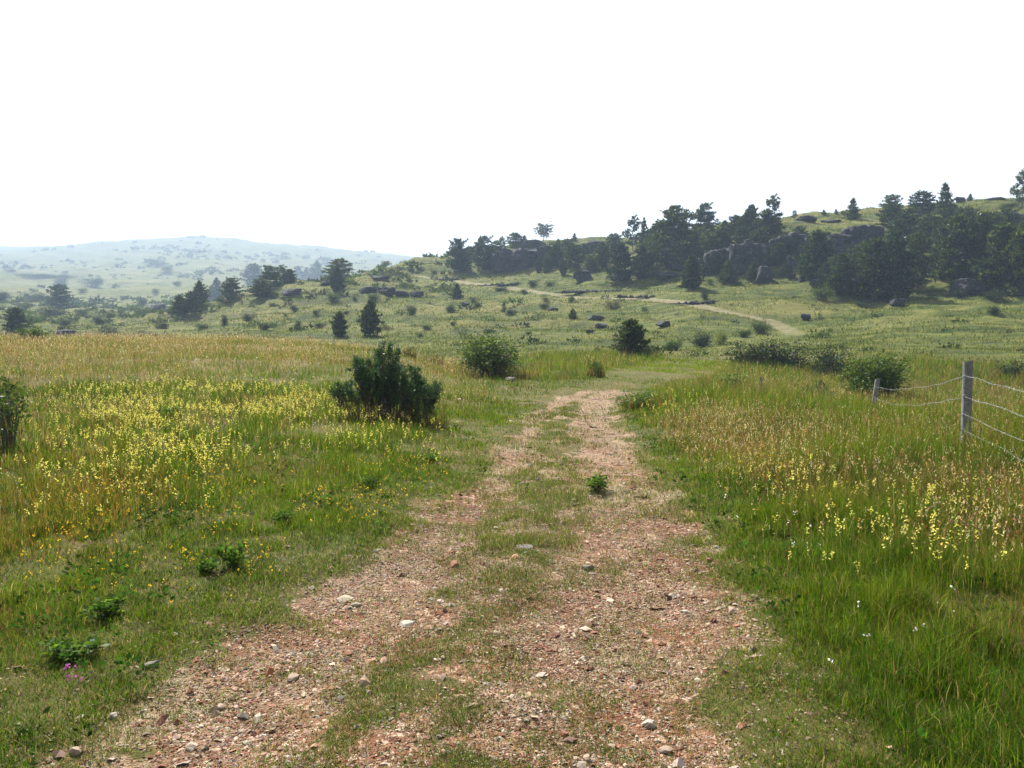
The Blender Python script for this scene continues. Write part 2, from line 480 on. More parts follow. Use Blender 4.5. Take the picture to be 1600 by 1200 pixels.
    hh = b.math('MULTIPLY', b.math('ADD', b.math('MULTIPLY', h2, 1.1), b.math('MULTIPLY', h3, .5)), far)
    bump = b.n('ShaderNodeBump'); bump.inputs['Strength'].default_value = 0.8; bump.inputs['Distance'].default_value = 1.0
    b.l(b.math('ADD', hsum, hh), bump.inputs['Height'])
    b.l(bump.outputs[0], p.inputs['Normal'])
    b.l(p.outputs[0], b.out.inputs['Surface'])
    return b.m


M_GROUND = ground_material()
farA = smooth(RR, 38, 70)
brownA = smooth(RR, 13, 30) * (1 - smooth(RR, 45, 60)) * (0.55 + 0.8 * fbm(XG / 6, YG / 6, seed=90)) * np.where(XG < 0, smooth(outside, 1.5, 6), 0.65 * smooth(outside, 1.0, 3.5))
brownA = np.clip(brownA, 0, 1)


def build_ground():
    nt, nr = Zg.shape
    V = np.stack([XG.ravel(), YG.ravel(), Zg.ravel()], 1)
    V = np.vstack([V, [[0, 0, float(Zg[:, 0].mean())]]])
    ii, jj = np.meshgrid(np.arange(nt - 1), np.arange(nr - 1), indexing='ij')
    a = (ii * nr + jj).ravel()
    Q = np.stack([a, a + 1, a + nr + 1, a + nr], 1)[:, ::-1]
    i0 = np.arange(nt - 1)
    cap = np.stack([np.full(nt - 1, nt * nr), (i0 + 1) * nr, i0 * nr], 1)[:, ::-1]
    at = {'gravel': gravel, 'road': road, 'far': farA, 'brown': brownA}
    at = {k: np.concatenate([v.ravel(), [0.0]]) for k, v in at.items()}
    fm = lambda G: G.ravel()[Q].mean(1)
    g, rd, rr = fm(gravel), fm(road), fm(RR)
    strip = fm(1 - smooth(np.minimum(np.minimum(dR, dL), dC), 0.0, 0.02))
    kind = np.where(rr > 400, 4, np.where(rr > 47, 2, 0))
    kind = np.where((strip > 0.5) & (rr < 27), 1, kind)
    kind = np.where((rd > 0.5) & (rr > 47) & (rr < 400), 3, kind)
    for k, (nm, lab, cat) in enumerate([
            ('ground', 'flowering grass meadow on both sides of the gravel track', 'meadow'),
            ('path', 'stony red gravel track with two wheel ruts leading from the viewer into the meadow', 'track'),
            ('hillside', 'grassy hillside with tussocks rising behind the meadow', 'hillside'),
            ('dirt_road', 'pale dirt road climbing across the grassy hillside', 'road'),
            ('distant_hill', 'hazy rounded hill far off on the left', 'hill')]):
        q = Q[kind == k]
        fl = [q]
        if k == 0: fl = [q, cap]
        used = np.unique(np.concatenate([f.ravel() for f in fl]))
        remap = np.full(len(V), -1); remap[used] = np.arange(len(used))
        me = mesh_np(nm, V[used], [remap[f] for f in fl], M_GROUND, smooth_on=True, attrs={n: v[used] for n, v in at.items()})
        tag(link(nm, me), lab, cat, kind='structure')


build_ground()

# ------------------------------------------------------------------ plants: prototypes
M_NEEDLE = leaf_material('pine_needles', 0.36, 0.02, (1.3, 1.35, .7), True)
M_LEAF = leaf_material('bush_leaves', 0.30, 0.012, vary=True)
M_HERB = leaf_material('herb_leaves', 0.4, 0.01)
M_DARK = leaf_material('bramble_leaves', 0.22, 0.015)
M_JUN = leaf_material('juniper_needles', 0.22, 0.04, (1.1, 1.3, .8))
M_GRASS = leaf_material('grass_blades', 0.50, 0.0, (1.2, 1.25, .8))
M_FLOWER = leaf_material('flower_petals', 0.35, 0.0, (1.0, 1.0, .8))
M_BARK = rough_material('bark', (.05, .038, .03), (.13, .105, .085), 9, bump=0.5)
M_ROCK = rough_material('limestone', (.015, .016, .021), (.044, .045, .052), 2.2, (.075, .074, .072), bump=0.9)
M_STONE = rough_material('path_stone', (.5, .5, .5), (.95, .95, .95), 40, bump=0.25, tint=True)
M_WOOD = rough_material('weathered_wood', (.11, .105, .10), (.25, .24, .23), 30, (.06, .055, .05), bump=0.5)
M_WIRE = NT('galvanised_wire')
_p = M_WIRE.n('ShaderNodeBsdfPrincipled')
M_WIRE.set(_p, Base_Color=(.30, .31, .32, 1), Roughness=0.55, Metallic=0.3)
M_WIRE.l(_p.outputs[0], M_WIRE.out.inputs['Surface'])
M_WIRE = M_WIRE.m


def tube(path, radii, n=6):
    path = np.asarray(path, float); radii = np.asarray(radii, float)
    T = np.gradient(path, axis=0); T /= np.linalg.norm(T, axis=1)[:, None] + 1e-9
    ref = np.array([0.3, 0.95, 0.1]) if abs(T[0, 1]) < .8 else np.array([1.0, 0, 0.1])
    A = np.cross(T, ref); A /= np.linalg.norm(A, axis=1)[:, None] + 1e-9
    B = np.cross(T, A)
    ang = np.arange(n) * 2 * np.pi / n
    V = path[:, None, :] + radii[:, None, None] * (np.cos(ang)[None, :, None] * A[:, None, :] + np.sin(ang)[None, :, None] * B[:, None, :])
    m = len(path)
    i, j = np.meshgrid(np.arange(m - 1), np.arange(n), indexing='ij')
    a = (i * n + j).ravel(); b = (i * n + (j + 1) % n).ravel()
    Fq = np.stack([a, b, b + n, a + n], 1)
    return V.reshape(-1, 3), Fq


def join(parts):
    Vs, Fs, o = [], [], 0
    for V, Fq in parts:
        Vs.append(V); Fs.append(np.asarray(Fq) + o); o += len(V)
    return np.vstack(Vs), np.vstack(Fs)


def leaves(P, N, size, g, aspect=0.5, tri=False):
    """a small rhombic face at every point, its long side along N with random roll"""
    n = len(P)
    N = N / (np.linalg.norm(N, axis=1)[:, None] + 1e-9)
    X = g.normal(size=(n, 3)); X -= (X * N).sum(1)[:, None] * N; X /= np.linalg.norm(X, axis=1)[:, None] + 1e-9
    s = (np.asarray(size) * np.ones(n))[:, None]
    if tri:
        V = np.stack([P - X * s * aspect * .5, P + X * s * aspect * .5, P + N * s], 1)
        return V.reshape(-1, 3), np.arange(n * 3).reshape(-1, 3)
    V = np.stack([P, P + N * s * .5 + X * s * aspect * .5, P + N * s, P + N * s * .5 - X * s * aspect * .5], 1)
    return V.reshape(-1, 3), np.arange(n * 4).reshape(-1, 4)


def tint_rand(n, per, base, var, g, alt=None, palt=0.0):
    c = np.array(base)[None, :] * (1 + var * g.normal(size=(n, 1))) * (1 + 0.12 * g.normal(size=(n, 3)))
    if alt is not None:
        k = g.random(n) < palt
        c[k] = np.array(alt)[None, :] * (1 + var * g.normal(size=(int(k.sum()), 1)))
    return np.repeat(np.clip(c, .004, .9), per, axis=0)


def pine_proto(seed, shape, dens=1.0):
    """unit-high pine: tapered trunk with whorled limbs, needle tufts along every limb; crown half width .5"""
    g = np.random.default_rng(seed)
    bend = g.normal(size=2) * 0.025
    zt = np.linspace(-0.06, 0.985, 9)
    tp = np.stack([bend[0] * np.sin(zt * 3), bend[1] * np.sin(zt * 2.3 + 1), zt], 1)
    parts = [tube(tp, np.interp(zt, [-.06, 0, .05, 1], [.034, .03, .023, .004]), 7)]
    P, N = [], []
    z0 = {'cone': .04, 'round': .10, 'column': .03, 'sparse': .18, 'broad': .05, 'tuft': .3}[shape]
    nl = {'cone': 15, 'round': 12, 'column': 17, 'sparse': 11, 'broad': 13, 'tuft': 10}[shape]
    for k in range(nl):
        t = (k + g.random() * .8) / nl
        z = z0 + (0.97 - z0) * t
        if shape == 'cone': Lm = .5 * (1 - t) ** .85 + .03
        elif shape == 'round': Lm = .5 * math.sqrt(max(0, 1 - (abs(t - .27) / .75) ** 2)) * (1 - .25 * t) + .04
        elif shape == 'column': Lm = .5 * min(1, 1.6 * (1 - t) ** .8) * min(1, .55 + 1.6 * t) + .03
        elif shape == 'sparse': Lm = .5 * (1 - t) ** .6 * min(1, .5 + 2 * t) + .05
        elif shape == 'tuft': Lm = .5 * math.sqrt(max(0, 1 - (abs(t - .5) / .6) ** 2)) + .06
        else: Lm = .52 * (1 - t) ** .62 * min(1, .7 + 1.6 * t) + .03
        nb = int(g.integers(5, 8))
        a0 = g.random() * 6.28
        for q in range(nb):
            if shape in ('sparse', 'tuft') and g.random() < .22: continue
            L = Lm * g.uniform(.55, 1.12)
            a = a0 + q * 6.283 / nb + g.normal() * .25
            up = g.uniform(-.05, .38) * (0.6 + t)
            c0 = np.array([np.interp(z, zt, tp[:, 0]), np.interp(z, zt, tp[:, 1]), z])
            d = np.array([math.cos(a), math.sin(a), 0])
            s = np.linspace(0, 1, 4)
            bp = c0 + d * (s * L)[:, None] + np.array([0, 0, 1]) * (s * up * L * .6 + s ** 2 * up * L * .5)[:, None]
            parts.append(tube(bp, np.linspace(.008, .002, 4) * (1.2 - t * .6), 3))
            nc = max(3, int(L / .5 * 16 * dens))
            ss = g.uniform(.22 if shape != 'sparse' else .45, 1.04, nc)
            for s1 in ss:
                pc = c0 + d * s1 * L + np.array([0, 0, 1]) * (s1 * up * L * .6 + s1 * s1 * up * L * .5)
                side = np.array([-d[1], d[0], 0]) * g.normal() * .10 * L / .5 * (1.1 - s1 * .5)
                pc = pc + side
                m = int(g.integers(5, 9))
                nrm = g.normal(size=(m, 3)) * np.array([.75, .75, .55]) + d * .55 + np.array([0, 0, .55])
                P.append(pc + g.normal(size=(m, 3)) * np.array([.018, .018, .011])); N.append(nrm)
    m = 22
    P.append(np.column_stack([np.full(m, tp[-1, 0]), np.full(m, tp[-1, 1]), g.uniform(.9, .99, m)])); N.append(g.normal(size=(m, 3)) * .5 + np.array([0, 0, .8]))
    P = np.vstack(P); N = np.vstack(N)
    V, Fq = leaves(P, N, g.uniform(.040, .082, len(P)), g, .48)
    ti = tint_rand(len(P), 4, (.024, .040, .016), .42, g, (.062, .078, .026), .22)
    tv, tf = join(parts)
    return (mesh_np('pine_trunk', tv, tf, M_BARK, smooth_on=True), mesh_np('pine_crown', V, Fq, M_NEEDLE, ti))


def bush_proto(seed, n_stem=26, n_leaf=2600, leaf=.055, base=(.032, .052, .016), alt=(.07, .10, .025), palt=.25, open_=.0, flat=1.0, mat=None, lump=5):
    """unit-high bush: stems arching out of one stool, leaves along the outer half; half width .5"""
    g = np.random.default_rng(seed)
    parts, P, N = [], [], []
    lob = [(g.uniform(0, 6.28), g.uniform(.08, .42), g.uniform(.42, 1.0)) for _ in range(lump)]
    for k in range(n_stem):
        a, rr, hh = lob[k % lump]
        ex = np.array([math.cos(a) * rr, math.sin(a) * rr, hh * .74]) + g.normal(size=3) * np.array([.13, .13, .13])
        ex[2] = max(.16, ex[2])
        rad = math.hypot(ex[0], ex[1])
        if rad > .48: ex[:2] *= .48 / rad
        if ex[2] > .98: ex[2] = .98 - .1 * g.random()
        b0 = np.array([ex[0] * .35, ex[1] * .35, -.05]) + g.normal(size=3) * .03 * np.array([1, 1, 0])
        s = np.linspace(0, 1, 6)[:, None]
        ctrl = b0 * .4 + ex * .6; ctrl[2] = ex[2] * .75; ctrl[:2] = b0[:2] + (ex[:2] - b0[:2]) * .4
        bp = (1 - s) ** 2 * b0 + 2 * s * (1 - s) * ctrl + s * s * ex
        parts.append(tube(bp, np.linspace(.010, .0025, 6), 4))
        m = int(n_leaf / n_stem * g.uniform(.7, 1.3))
        t = g.uniform(.25 + .3 * open_, 1.0, m)[:, None] ** .8
        c = (1 - t) ** 2 * b0 + 2 * t * (1 - t) * ctrl + t * t * ex
        spread = (.085 + .03 * g.random()) * (1 - .5 * open_)
        off = g.normal(size=(m, 3)) * spread * (1.15 - .5 * t)
        P.append(c + off); N.append(off / spread + g.normal(size=(m, 3)) * .7 + np.array([0, 0, .5]))
    P = np.vstack(P); N = np.vstack(N)
    ok = P[:, 2] > -.02
    P, N = P[ok], N[ok]
    kx = .47 / np.percentile(np.hypot(P[:, 0], P[:, 1]), 96); kz = .95 / np.percentile(P[:, 2], 99.3)
    P = P * np.array([kx, kx, kz])
    V, Fq = leaves(P, N, leaf * g.uniform(.6, 1.25, len(P)), g, .62)
    ti = tint_rand(len(P), 4, base, .22, g, alt, palt)
    tv, tf = join(parts)
    tv = tv * np.array([kx, kx, kz])
    return (mesh_np('bush_stems', tv, tf, M_BARK, smooth_on=True), mesh_np('bush_foliage', V, Fq, mat or M_LEAF, ti))


def juniper_proto(seed, ends, n_needle=230, needle=.055, size=1.0):
    """many upright feathery shoots; ends = (x, y, z) tips of the main shoots in metres"""
    g = np.random.default_rng(seed)
    parts, P, N, T = [], [], [], []
    for e in ends:
        e = np.array(e, float)
        b0 = np.array([e[0] * .55 + g.normal() * .05, e[1] * .55 + g.normal() * .05, -.05 * size])
        s = np.linspace(0, 1, 6)[:, None]
        ctrl = np.array([b0[0] + (e[0] - b0[0]) * .75, b0[1] + (e[1] - b0[1]) * .75, e[2] * .62])
        bp = (1 - s) ** 2 * b0 + 2 * s * (1 - s) * ctrl + s * s * e
        parts.append(tube(bp, np.linspace(.012, .003, 6) * size, 4))
        nsub = int(g.integers(5, 8))
        for q in range(nsub):
            t = g.uniform(.25, 1.0)
            c = (1 - t) ** 2 * b0 + 2 * t * (1 - t) * ctrl + t * t * e
            dirn = (e - ctrl) / (np.linalg.norm(e - ctrl) + 1e-6) * .9 + g.normal(size=3) * .50 + np.array([0, 0, .16])
            dirn /= np.linalg.norm(dirn)
            L = g.uniform(.10, .24) * size * (1.15 - .5 * t)
            m = n_needle // nsub
            u = g.random(m)[:, None]
            pts = c + dirn * L * u + g.normal(size=(m, 3)) * .016 * size
            P.append(pts); N.append(dirn * .75 + g.normal(size=(m, 3)) * .6)
    P = np.vstack(P); N = np.vstack(N)
    V, Fq = leaves(P, N, needle * size * g.uniform(.6, 1.15, len(P)), g, .30)
    ti = tint_rand(len(P), 4, (.028, .058, .020), .28, g, (.075, .135, .038), .34)
    tv, tf = join(parts)
    return (mesh_np('juniper_stems', tv, tf, M_BARK, smooth_on=True), mesh_np('juniper_foliage', V, Fq, M_JUN, ti))


def sphere_uv(n=28, m=18):
    V = []
    th = np.linspace(0, math.pi, m); ph = np.arange(n) * 2 * math.pi / n
    t, p = np.meshgrid(th, ph, indexing='ij')
    V = np.stack([np.sin(t) * np.cos(p), np.sin(t) * np.sin(p), np.cos(t)], -1).reshape(-1, 3)
    i, j = np.meshgrid(np.arange(m - 1), np.arange(n), indexing='ij')
    a = (i * n + j).ravel(); b = (i * n + (j + 1) % n).ravel()
    return V, np.stack([a, a + n, b + n, b], 1)


def rock_proto(seed, n=40, m=26, boxy=.55, cuts=9, rough_=.10, strata=0.0, mat=None, tint=None):
    """broken rock: a rounded block cut by planes and roughened; spans -.5..+.5 across, 0..1 high"""
    g = np.random.default_rng(seed)
    V, Fq = sphere_uv(n, m)
    Vb = V / np.max(np.abs(V), axis=1)[:, None]
    V = V * (1 - boxy) + Vb * boxy
    for _ in range(cuts):
        d = g.normal(size=3); d /= np.linalg.norm(d)
        off = g.uniform(.62, .92)
        k = V @ d - off
        V = V - np.where(k > 0, k, 0)[:, None] * d * .92
    nrm = V / (np.linalg.norm(V, axis=1)[:, None] + 1e-9)
    f = fbm(V[:, 0] * 2.2, V[:, 1] * 2.2, V[:, 2] * 2.2, seed=seed, oct=4)
    V = V + nrm * (f * rough_ * 2)[:, None]
    if strata:
        z = V[:, 2]
        lay = np.floor(z * 4.5 + 1.2 * fbm(V[:, 0] * 1.3, V[:, 1] * 1.3, seed=seed + 5))
        inn = _hash(lay.astype(np.int64) + 50, np.zeros(len(V), np.int64), np.zeros(len(V), np.int64), seed)
        jo = np.abs(vnoise(V[:, 0] * 5 + 30, V[:, 1] * 2, z * .7, seed=seed + 9))
        s = 1 - strata * (inn - .5) - .14 * (1 - smooth(jo, 0, .22))
        V[:, 0] *= .5 + .5 * s; V[:, 1] *= s
    lo, hi = V.min(0), V.max(0)
    V = (V - (lo + hi) / 2) / (hi - lo)
    V[:, 2] += .5
    return mesh_np('rock', V, Fq, mat or M_ROCK, None if tint is None else np.tile(tint, (len(V), 1)))


def cliff_proto(seed):
    """wall of jointed limestone blocks standing shoulder to shoulder; spans -.5..+.5, 0..1 high"""
    g = np.random.default_rng(seed)
    Vs, Fs, o = [], [], 0
    x = -.5
    while x < .5:
        wd = g.uniform(.13, .34)
        z, top = -.05, g.uniform(.84, 1.0) * (1 - .25 * abs(x) ** 2 * 4 * g.random())
        while z < top:
            hh = g.uniform(.22, .6)
            V, Fq = sphere_uv(20, 14)
            Vb = V / np.max(np.abs(V), axis=1)[:, None]
            V = V * .08 + Vb * .92
            for _ in range(9):
                d = g.normal(size=3) * np.array([1, 1, .6]); d /= np.linalg.norm(d)
                k = V @ d - g.uniform(.85, 1.25)
                V = V - np.where(k > 0, k, 0)[:, None] * d
            f = fbm(V[:, 0] * 1.7 + seed + o, V[:, 1] * 1.7, V[:, 2] * 1.7, seed=seed, oct=4)
            V = V * (1 + .26 * f)[:, None]
            V = V * np.array([wd * .66, g.uniform(.28, .5), hh * .62]) + np.array([x + wd / 2 + g.normal() * .01, g.normal() * .10, min(z + hh / 2, top - hh * .4)])
            Vs.append(V); Fs.append(Fq + o); o += len(V)
            z += hh * .8
        x += wd * .85
    V = np.vstack(Vs)
    V[:, 2] = np.clip(V[:, 2], -.1, None)
    V[:, 2] /= V[:, 2].max()
    return mesh_np('cliff', V, np.vstack(Fs), M_ROCK)


def rubble_proto(seed):
    """a broken line of small rocks, -.5..+.5 long"""
    g = np.random.default_rng(seed)
    Vs, Fs, o = [], [], 0
    base = [sphere_uv(9, 6), sphere_uv(8, 6)]
    xs_ = np.linspace(-.5, .5, 60)
    bt, bf = tube(np.stack([xs_, .05 * np.sin(xs_ * 23), np.full(60, .02)], 1), .16 + .07 * np.sin(xs_ * 31 + seed), 6)
    bt = bt * np.array([1, 1.2, .8]); Vs.append(bt); Fs.append(bf); o += len(bt)
    for k in range(60):
        V, Fq = base[k % 2]
        V = V / (np.abs(V).max(1)[:, None] ** .5)
        s = g.uniform(.25, 1.0) ** 1.5
        V = V * (1 + .25 * g.normal(size=(len(V), 1))) * np.array([.030 * g.uniform(.6, 1.6), .30, .42]) * s
        x = g.uniform(-.5, .5)
        V = V + np.array([x, g.normal() * .22, .30 * s + .05 * math.sin(x * 17 + seed)])
        Vs.append(V); Fs.append(Fq + o); o += len(V)
    return mesh_np('rock_ledge', np.vstack(Vs), np.vstack(Fs), M_ROCK)


PINES = {
    'cone': [pine_proto(101, 'cone'), pine_proto(102, 'cone')],
    'round': [pine_proto(103, 'round'), pine_proto(104, 'round', 1.1)],
    'column': [pine_proto(105, 'column', 1.3), pine_proto(106, 'column', 1.2)],
    'sparse': [pine_proto(107, 'sparse', .8)],
    'tuft': [pine_proto(108, 'tuft', .8)],
    'broad': [pine_proto(109, 'broad', 1.5), pine_proto(110, 'broad', 1.6)],
}
BUSHES = {
    'bush': [bush_proto(201, 26, 2000), bush_proto(202, 30, 2200, lump=7)],
    'dark': [bush_proto(203, 26, 3000, .05, (.018, .032, .012), (.045, .072, .020), .22, mat=M_DARK), bush_proto(204, 30, 3000, .05, (.017, .030, .013), (.042, .062, .022), .2, lump=8, mat=M_DARK)],
    'green': [bush_proto(205, 26, 2400, .06, (.042, .078, .018), (.09, .135, .03), .35)],
    'yellow': [bush_proto(206, 26, 1800, .06, (.13, .15, .03), (.20, .21, .04), .4)],
    'brown': [bush_proto(207, 26, 1800, .05, (.055, .045, .03), (.08, .07, .04), .3)],
    'open': [bush_proto(208, 14, 420, .07, (.045, .075, .022), (.09, .12, .03), .3, open_=.8)],
    'spiky': [juniper_proto(209, [(a * math.cos(b), a * math.sin(b), h) for a, b, h in [(0, 0, .98), (.1, 1, .8), (.2, 2.4, .62), (.3, 3.9, .45), (.25, 5.2, .55), (.38, .4, .38), (.4, 2.9, .3), (.36, 1.8, .42), (.42, 4.6, .28), (.15, 4, .72)]], 170, .09)],
}
ROCKS = {
    'rock': [rock_proto(301), rock_proto(302, boxy=.35), rock_proto(303, boxy=.5, cuts=12)],
    'slab': [rock_proto(304, boxy=.7, cuts=6, strata=.18), rock_proto(305, boxy=.75, cuts=7, strata=.2)],
    'cliff': [cliff_proto(306), cliff_proto(307), cliff_proto(308), cliff_proto(312)],
    'ledge': [rubble_proto(309), rubble_proto(310), rubble_proto(311)],
}
count = {}
LABELS = set()


def place(kind, u, v, h, wd, label, name, cat, group=None, dmin=2.0, rot=None, deep=0.7, sink=0.06, dmax=2000):
    """stand a plant or rock where the photo shows its foot; h, wd are its height and width there in photo pixels"""
    x, y, t = ground_at(u, v, dmin, dmax)
    Hm, Wm = h * t / F, wd * t / F
    z = float(H(x, y))
    g = random.Random(int(u * 7 + v * 13))
    i = count.get(kind, 0); count[kind] = i + 1
    LABELS.add(label) if label not in LABELS else print('DUPLICATE LABEL', label)
    if kind in ROCKS:
        protos = ROCKS[kind]
        o = link(name, protos[i % len(protos)], None, (x, y + Wm * deep * .25, z - sink * 2 * Hm))
        o.scale = (Wm, Wm * deep, Hm * (1 + sink * 2))
        o.rotation_euler = (0, 0, (g.uniform(-.35, .35) if rot is None else rot) + (math.pi if g.random() < .5 and kind not in ('cliff', 'ledge') else 0))
        return tag(o, label, cat, group)
    table = PINES if kind in PINES else BUSHES
    a, b = table[kind][i % len(table[kind])]
    small = h < 13 and kind in BUSHES
    if kind in PINES: Wm *= 1.26; Hm *= 1.07
    sc_ = (Wm, Wm, Hm)
    rz = g.uniform(0, 6.28) if rot is None else rot
    if small:
        o = link(name, b, None, (x, y, z - sink * Hm)); o.scale = sc_; o.rotation_euler = (0, 0, rz)
        return tag(o, label, cat, group)
    e = link(name, None, None, (x, y, z - sink * Hm)); e.scale = sc_; e.rotation_euler = (0, 0, rz)
    link('trunk' if kind in PINES else 'stems', a, e)
    link('crown' if kind in PINES else 'foliage', b, e)
    return tag(e, label, cat, group)


def many(rows, name, cat, group, **kw):
    for kind, u, v, h, wd, label in rows: place(kind, u, v, h, wd, label, name, cat, group, **kw)

# ------------------------------------------------------------------ pines on the slopes
many([
    ('column', 281, 493, 31, 22, 'small dark pine at the lower left end of the row on the left ridge'),
    ('round', 299, 492, 36, 26, 'bushy pine with shaded foot, second from the lower end of the left ridge row'),
    ('column', 312, 478, 38, 21, 'slim upright pine just above the lowest pair on the left ridge'),
    ('cone', 339, 468, 33, 25, 'small cone shaped pine standing alone in a gap of the left ridge row'),
    ('round', 363, 465, 29, 30, 'low round pine between the gap and the tallest clump of the left ridge'),
    ('round', 397, 447, 34, 29, 'tall round topped pine at the left of the thick clump on the left ridge'),
    ('broad', 408, 465, 30, 40, 'wide dark pine in front of the thick clump, its shade on the slope below'),
    ('round', 421, 452, 35, 30, 'round pine in the middle of the thick clump on the left ridge'),
    ('sparse', 439, 443, 28, 24, 'loose topped pine toward the right of the thick clump on the left ridge'),
    ('column', 452, 443, 22, 22, 'short pine closing the right end of the thick clump on the left ridge'),
    ('sparse', 465, 433, 17, 16, 'thin see-through pine on the ridge line right of the thick clump'),
    ('cone', 479, 432, 14, 12, 'tiny pointed pine on the ridge line left of a full cone shaped one'),
    ('cone', 496, 437, 28, 28, 'full cone shaped pine on the left ridge crest beside the round crowned one'),
    ('round', 529, 436, 31, 37, 'round crowned pine on top of the left ridge with a narrow one before it'),
    ('column', 527, 455, 37, 22, 'narrow dark pine standing just below the round crowned one on the left ridge'),
    ('tuft', 604, 419, 10, 12, 'tiny lone pine on the bare skyline at the top of the left ridge'),
], 'pine_tree', 'pine tree', 'pines along the left ridge')
many([
    ('column', 531, 526, 39, 21, 'narrow egg shaped conifer on the lower slope, smaller of two behind the meadow crest'),
    ('column', 579, 526, 56, 30, 'tall dark column shaped conifer on the lower slope, larger of two behind the meadow crest'),
    ('cone', 715, 467, 24, 19, 'small neat cone shaped tree alone on the slope below the dirt road'),
    ('broad', 987, 557, 57, 54, 'bushy young pine alone at the foot of the slope behind the track bend'),
    ('sparse', 787, 491, 18, 8, 'thin reddish dying sapling on the mid slope'),
    ('cone', 895, 498, 16, 15, 'small spiked sapling on the mid slope below the road'),
], 'pine_tree', 'pine tree', 'single conifers on the open slope')
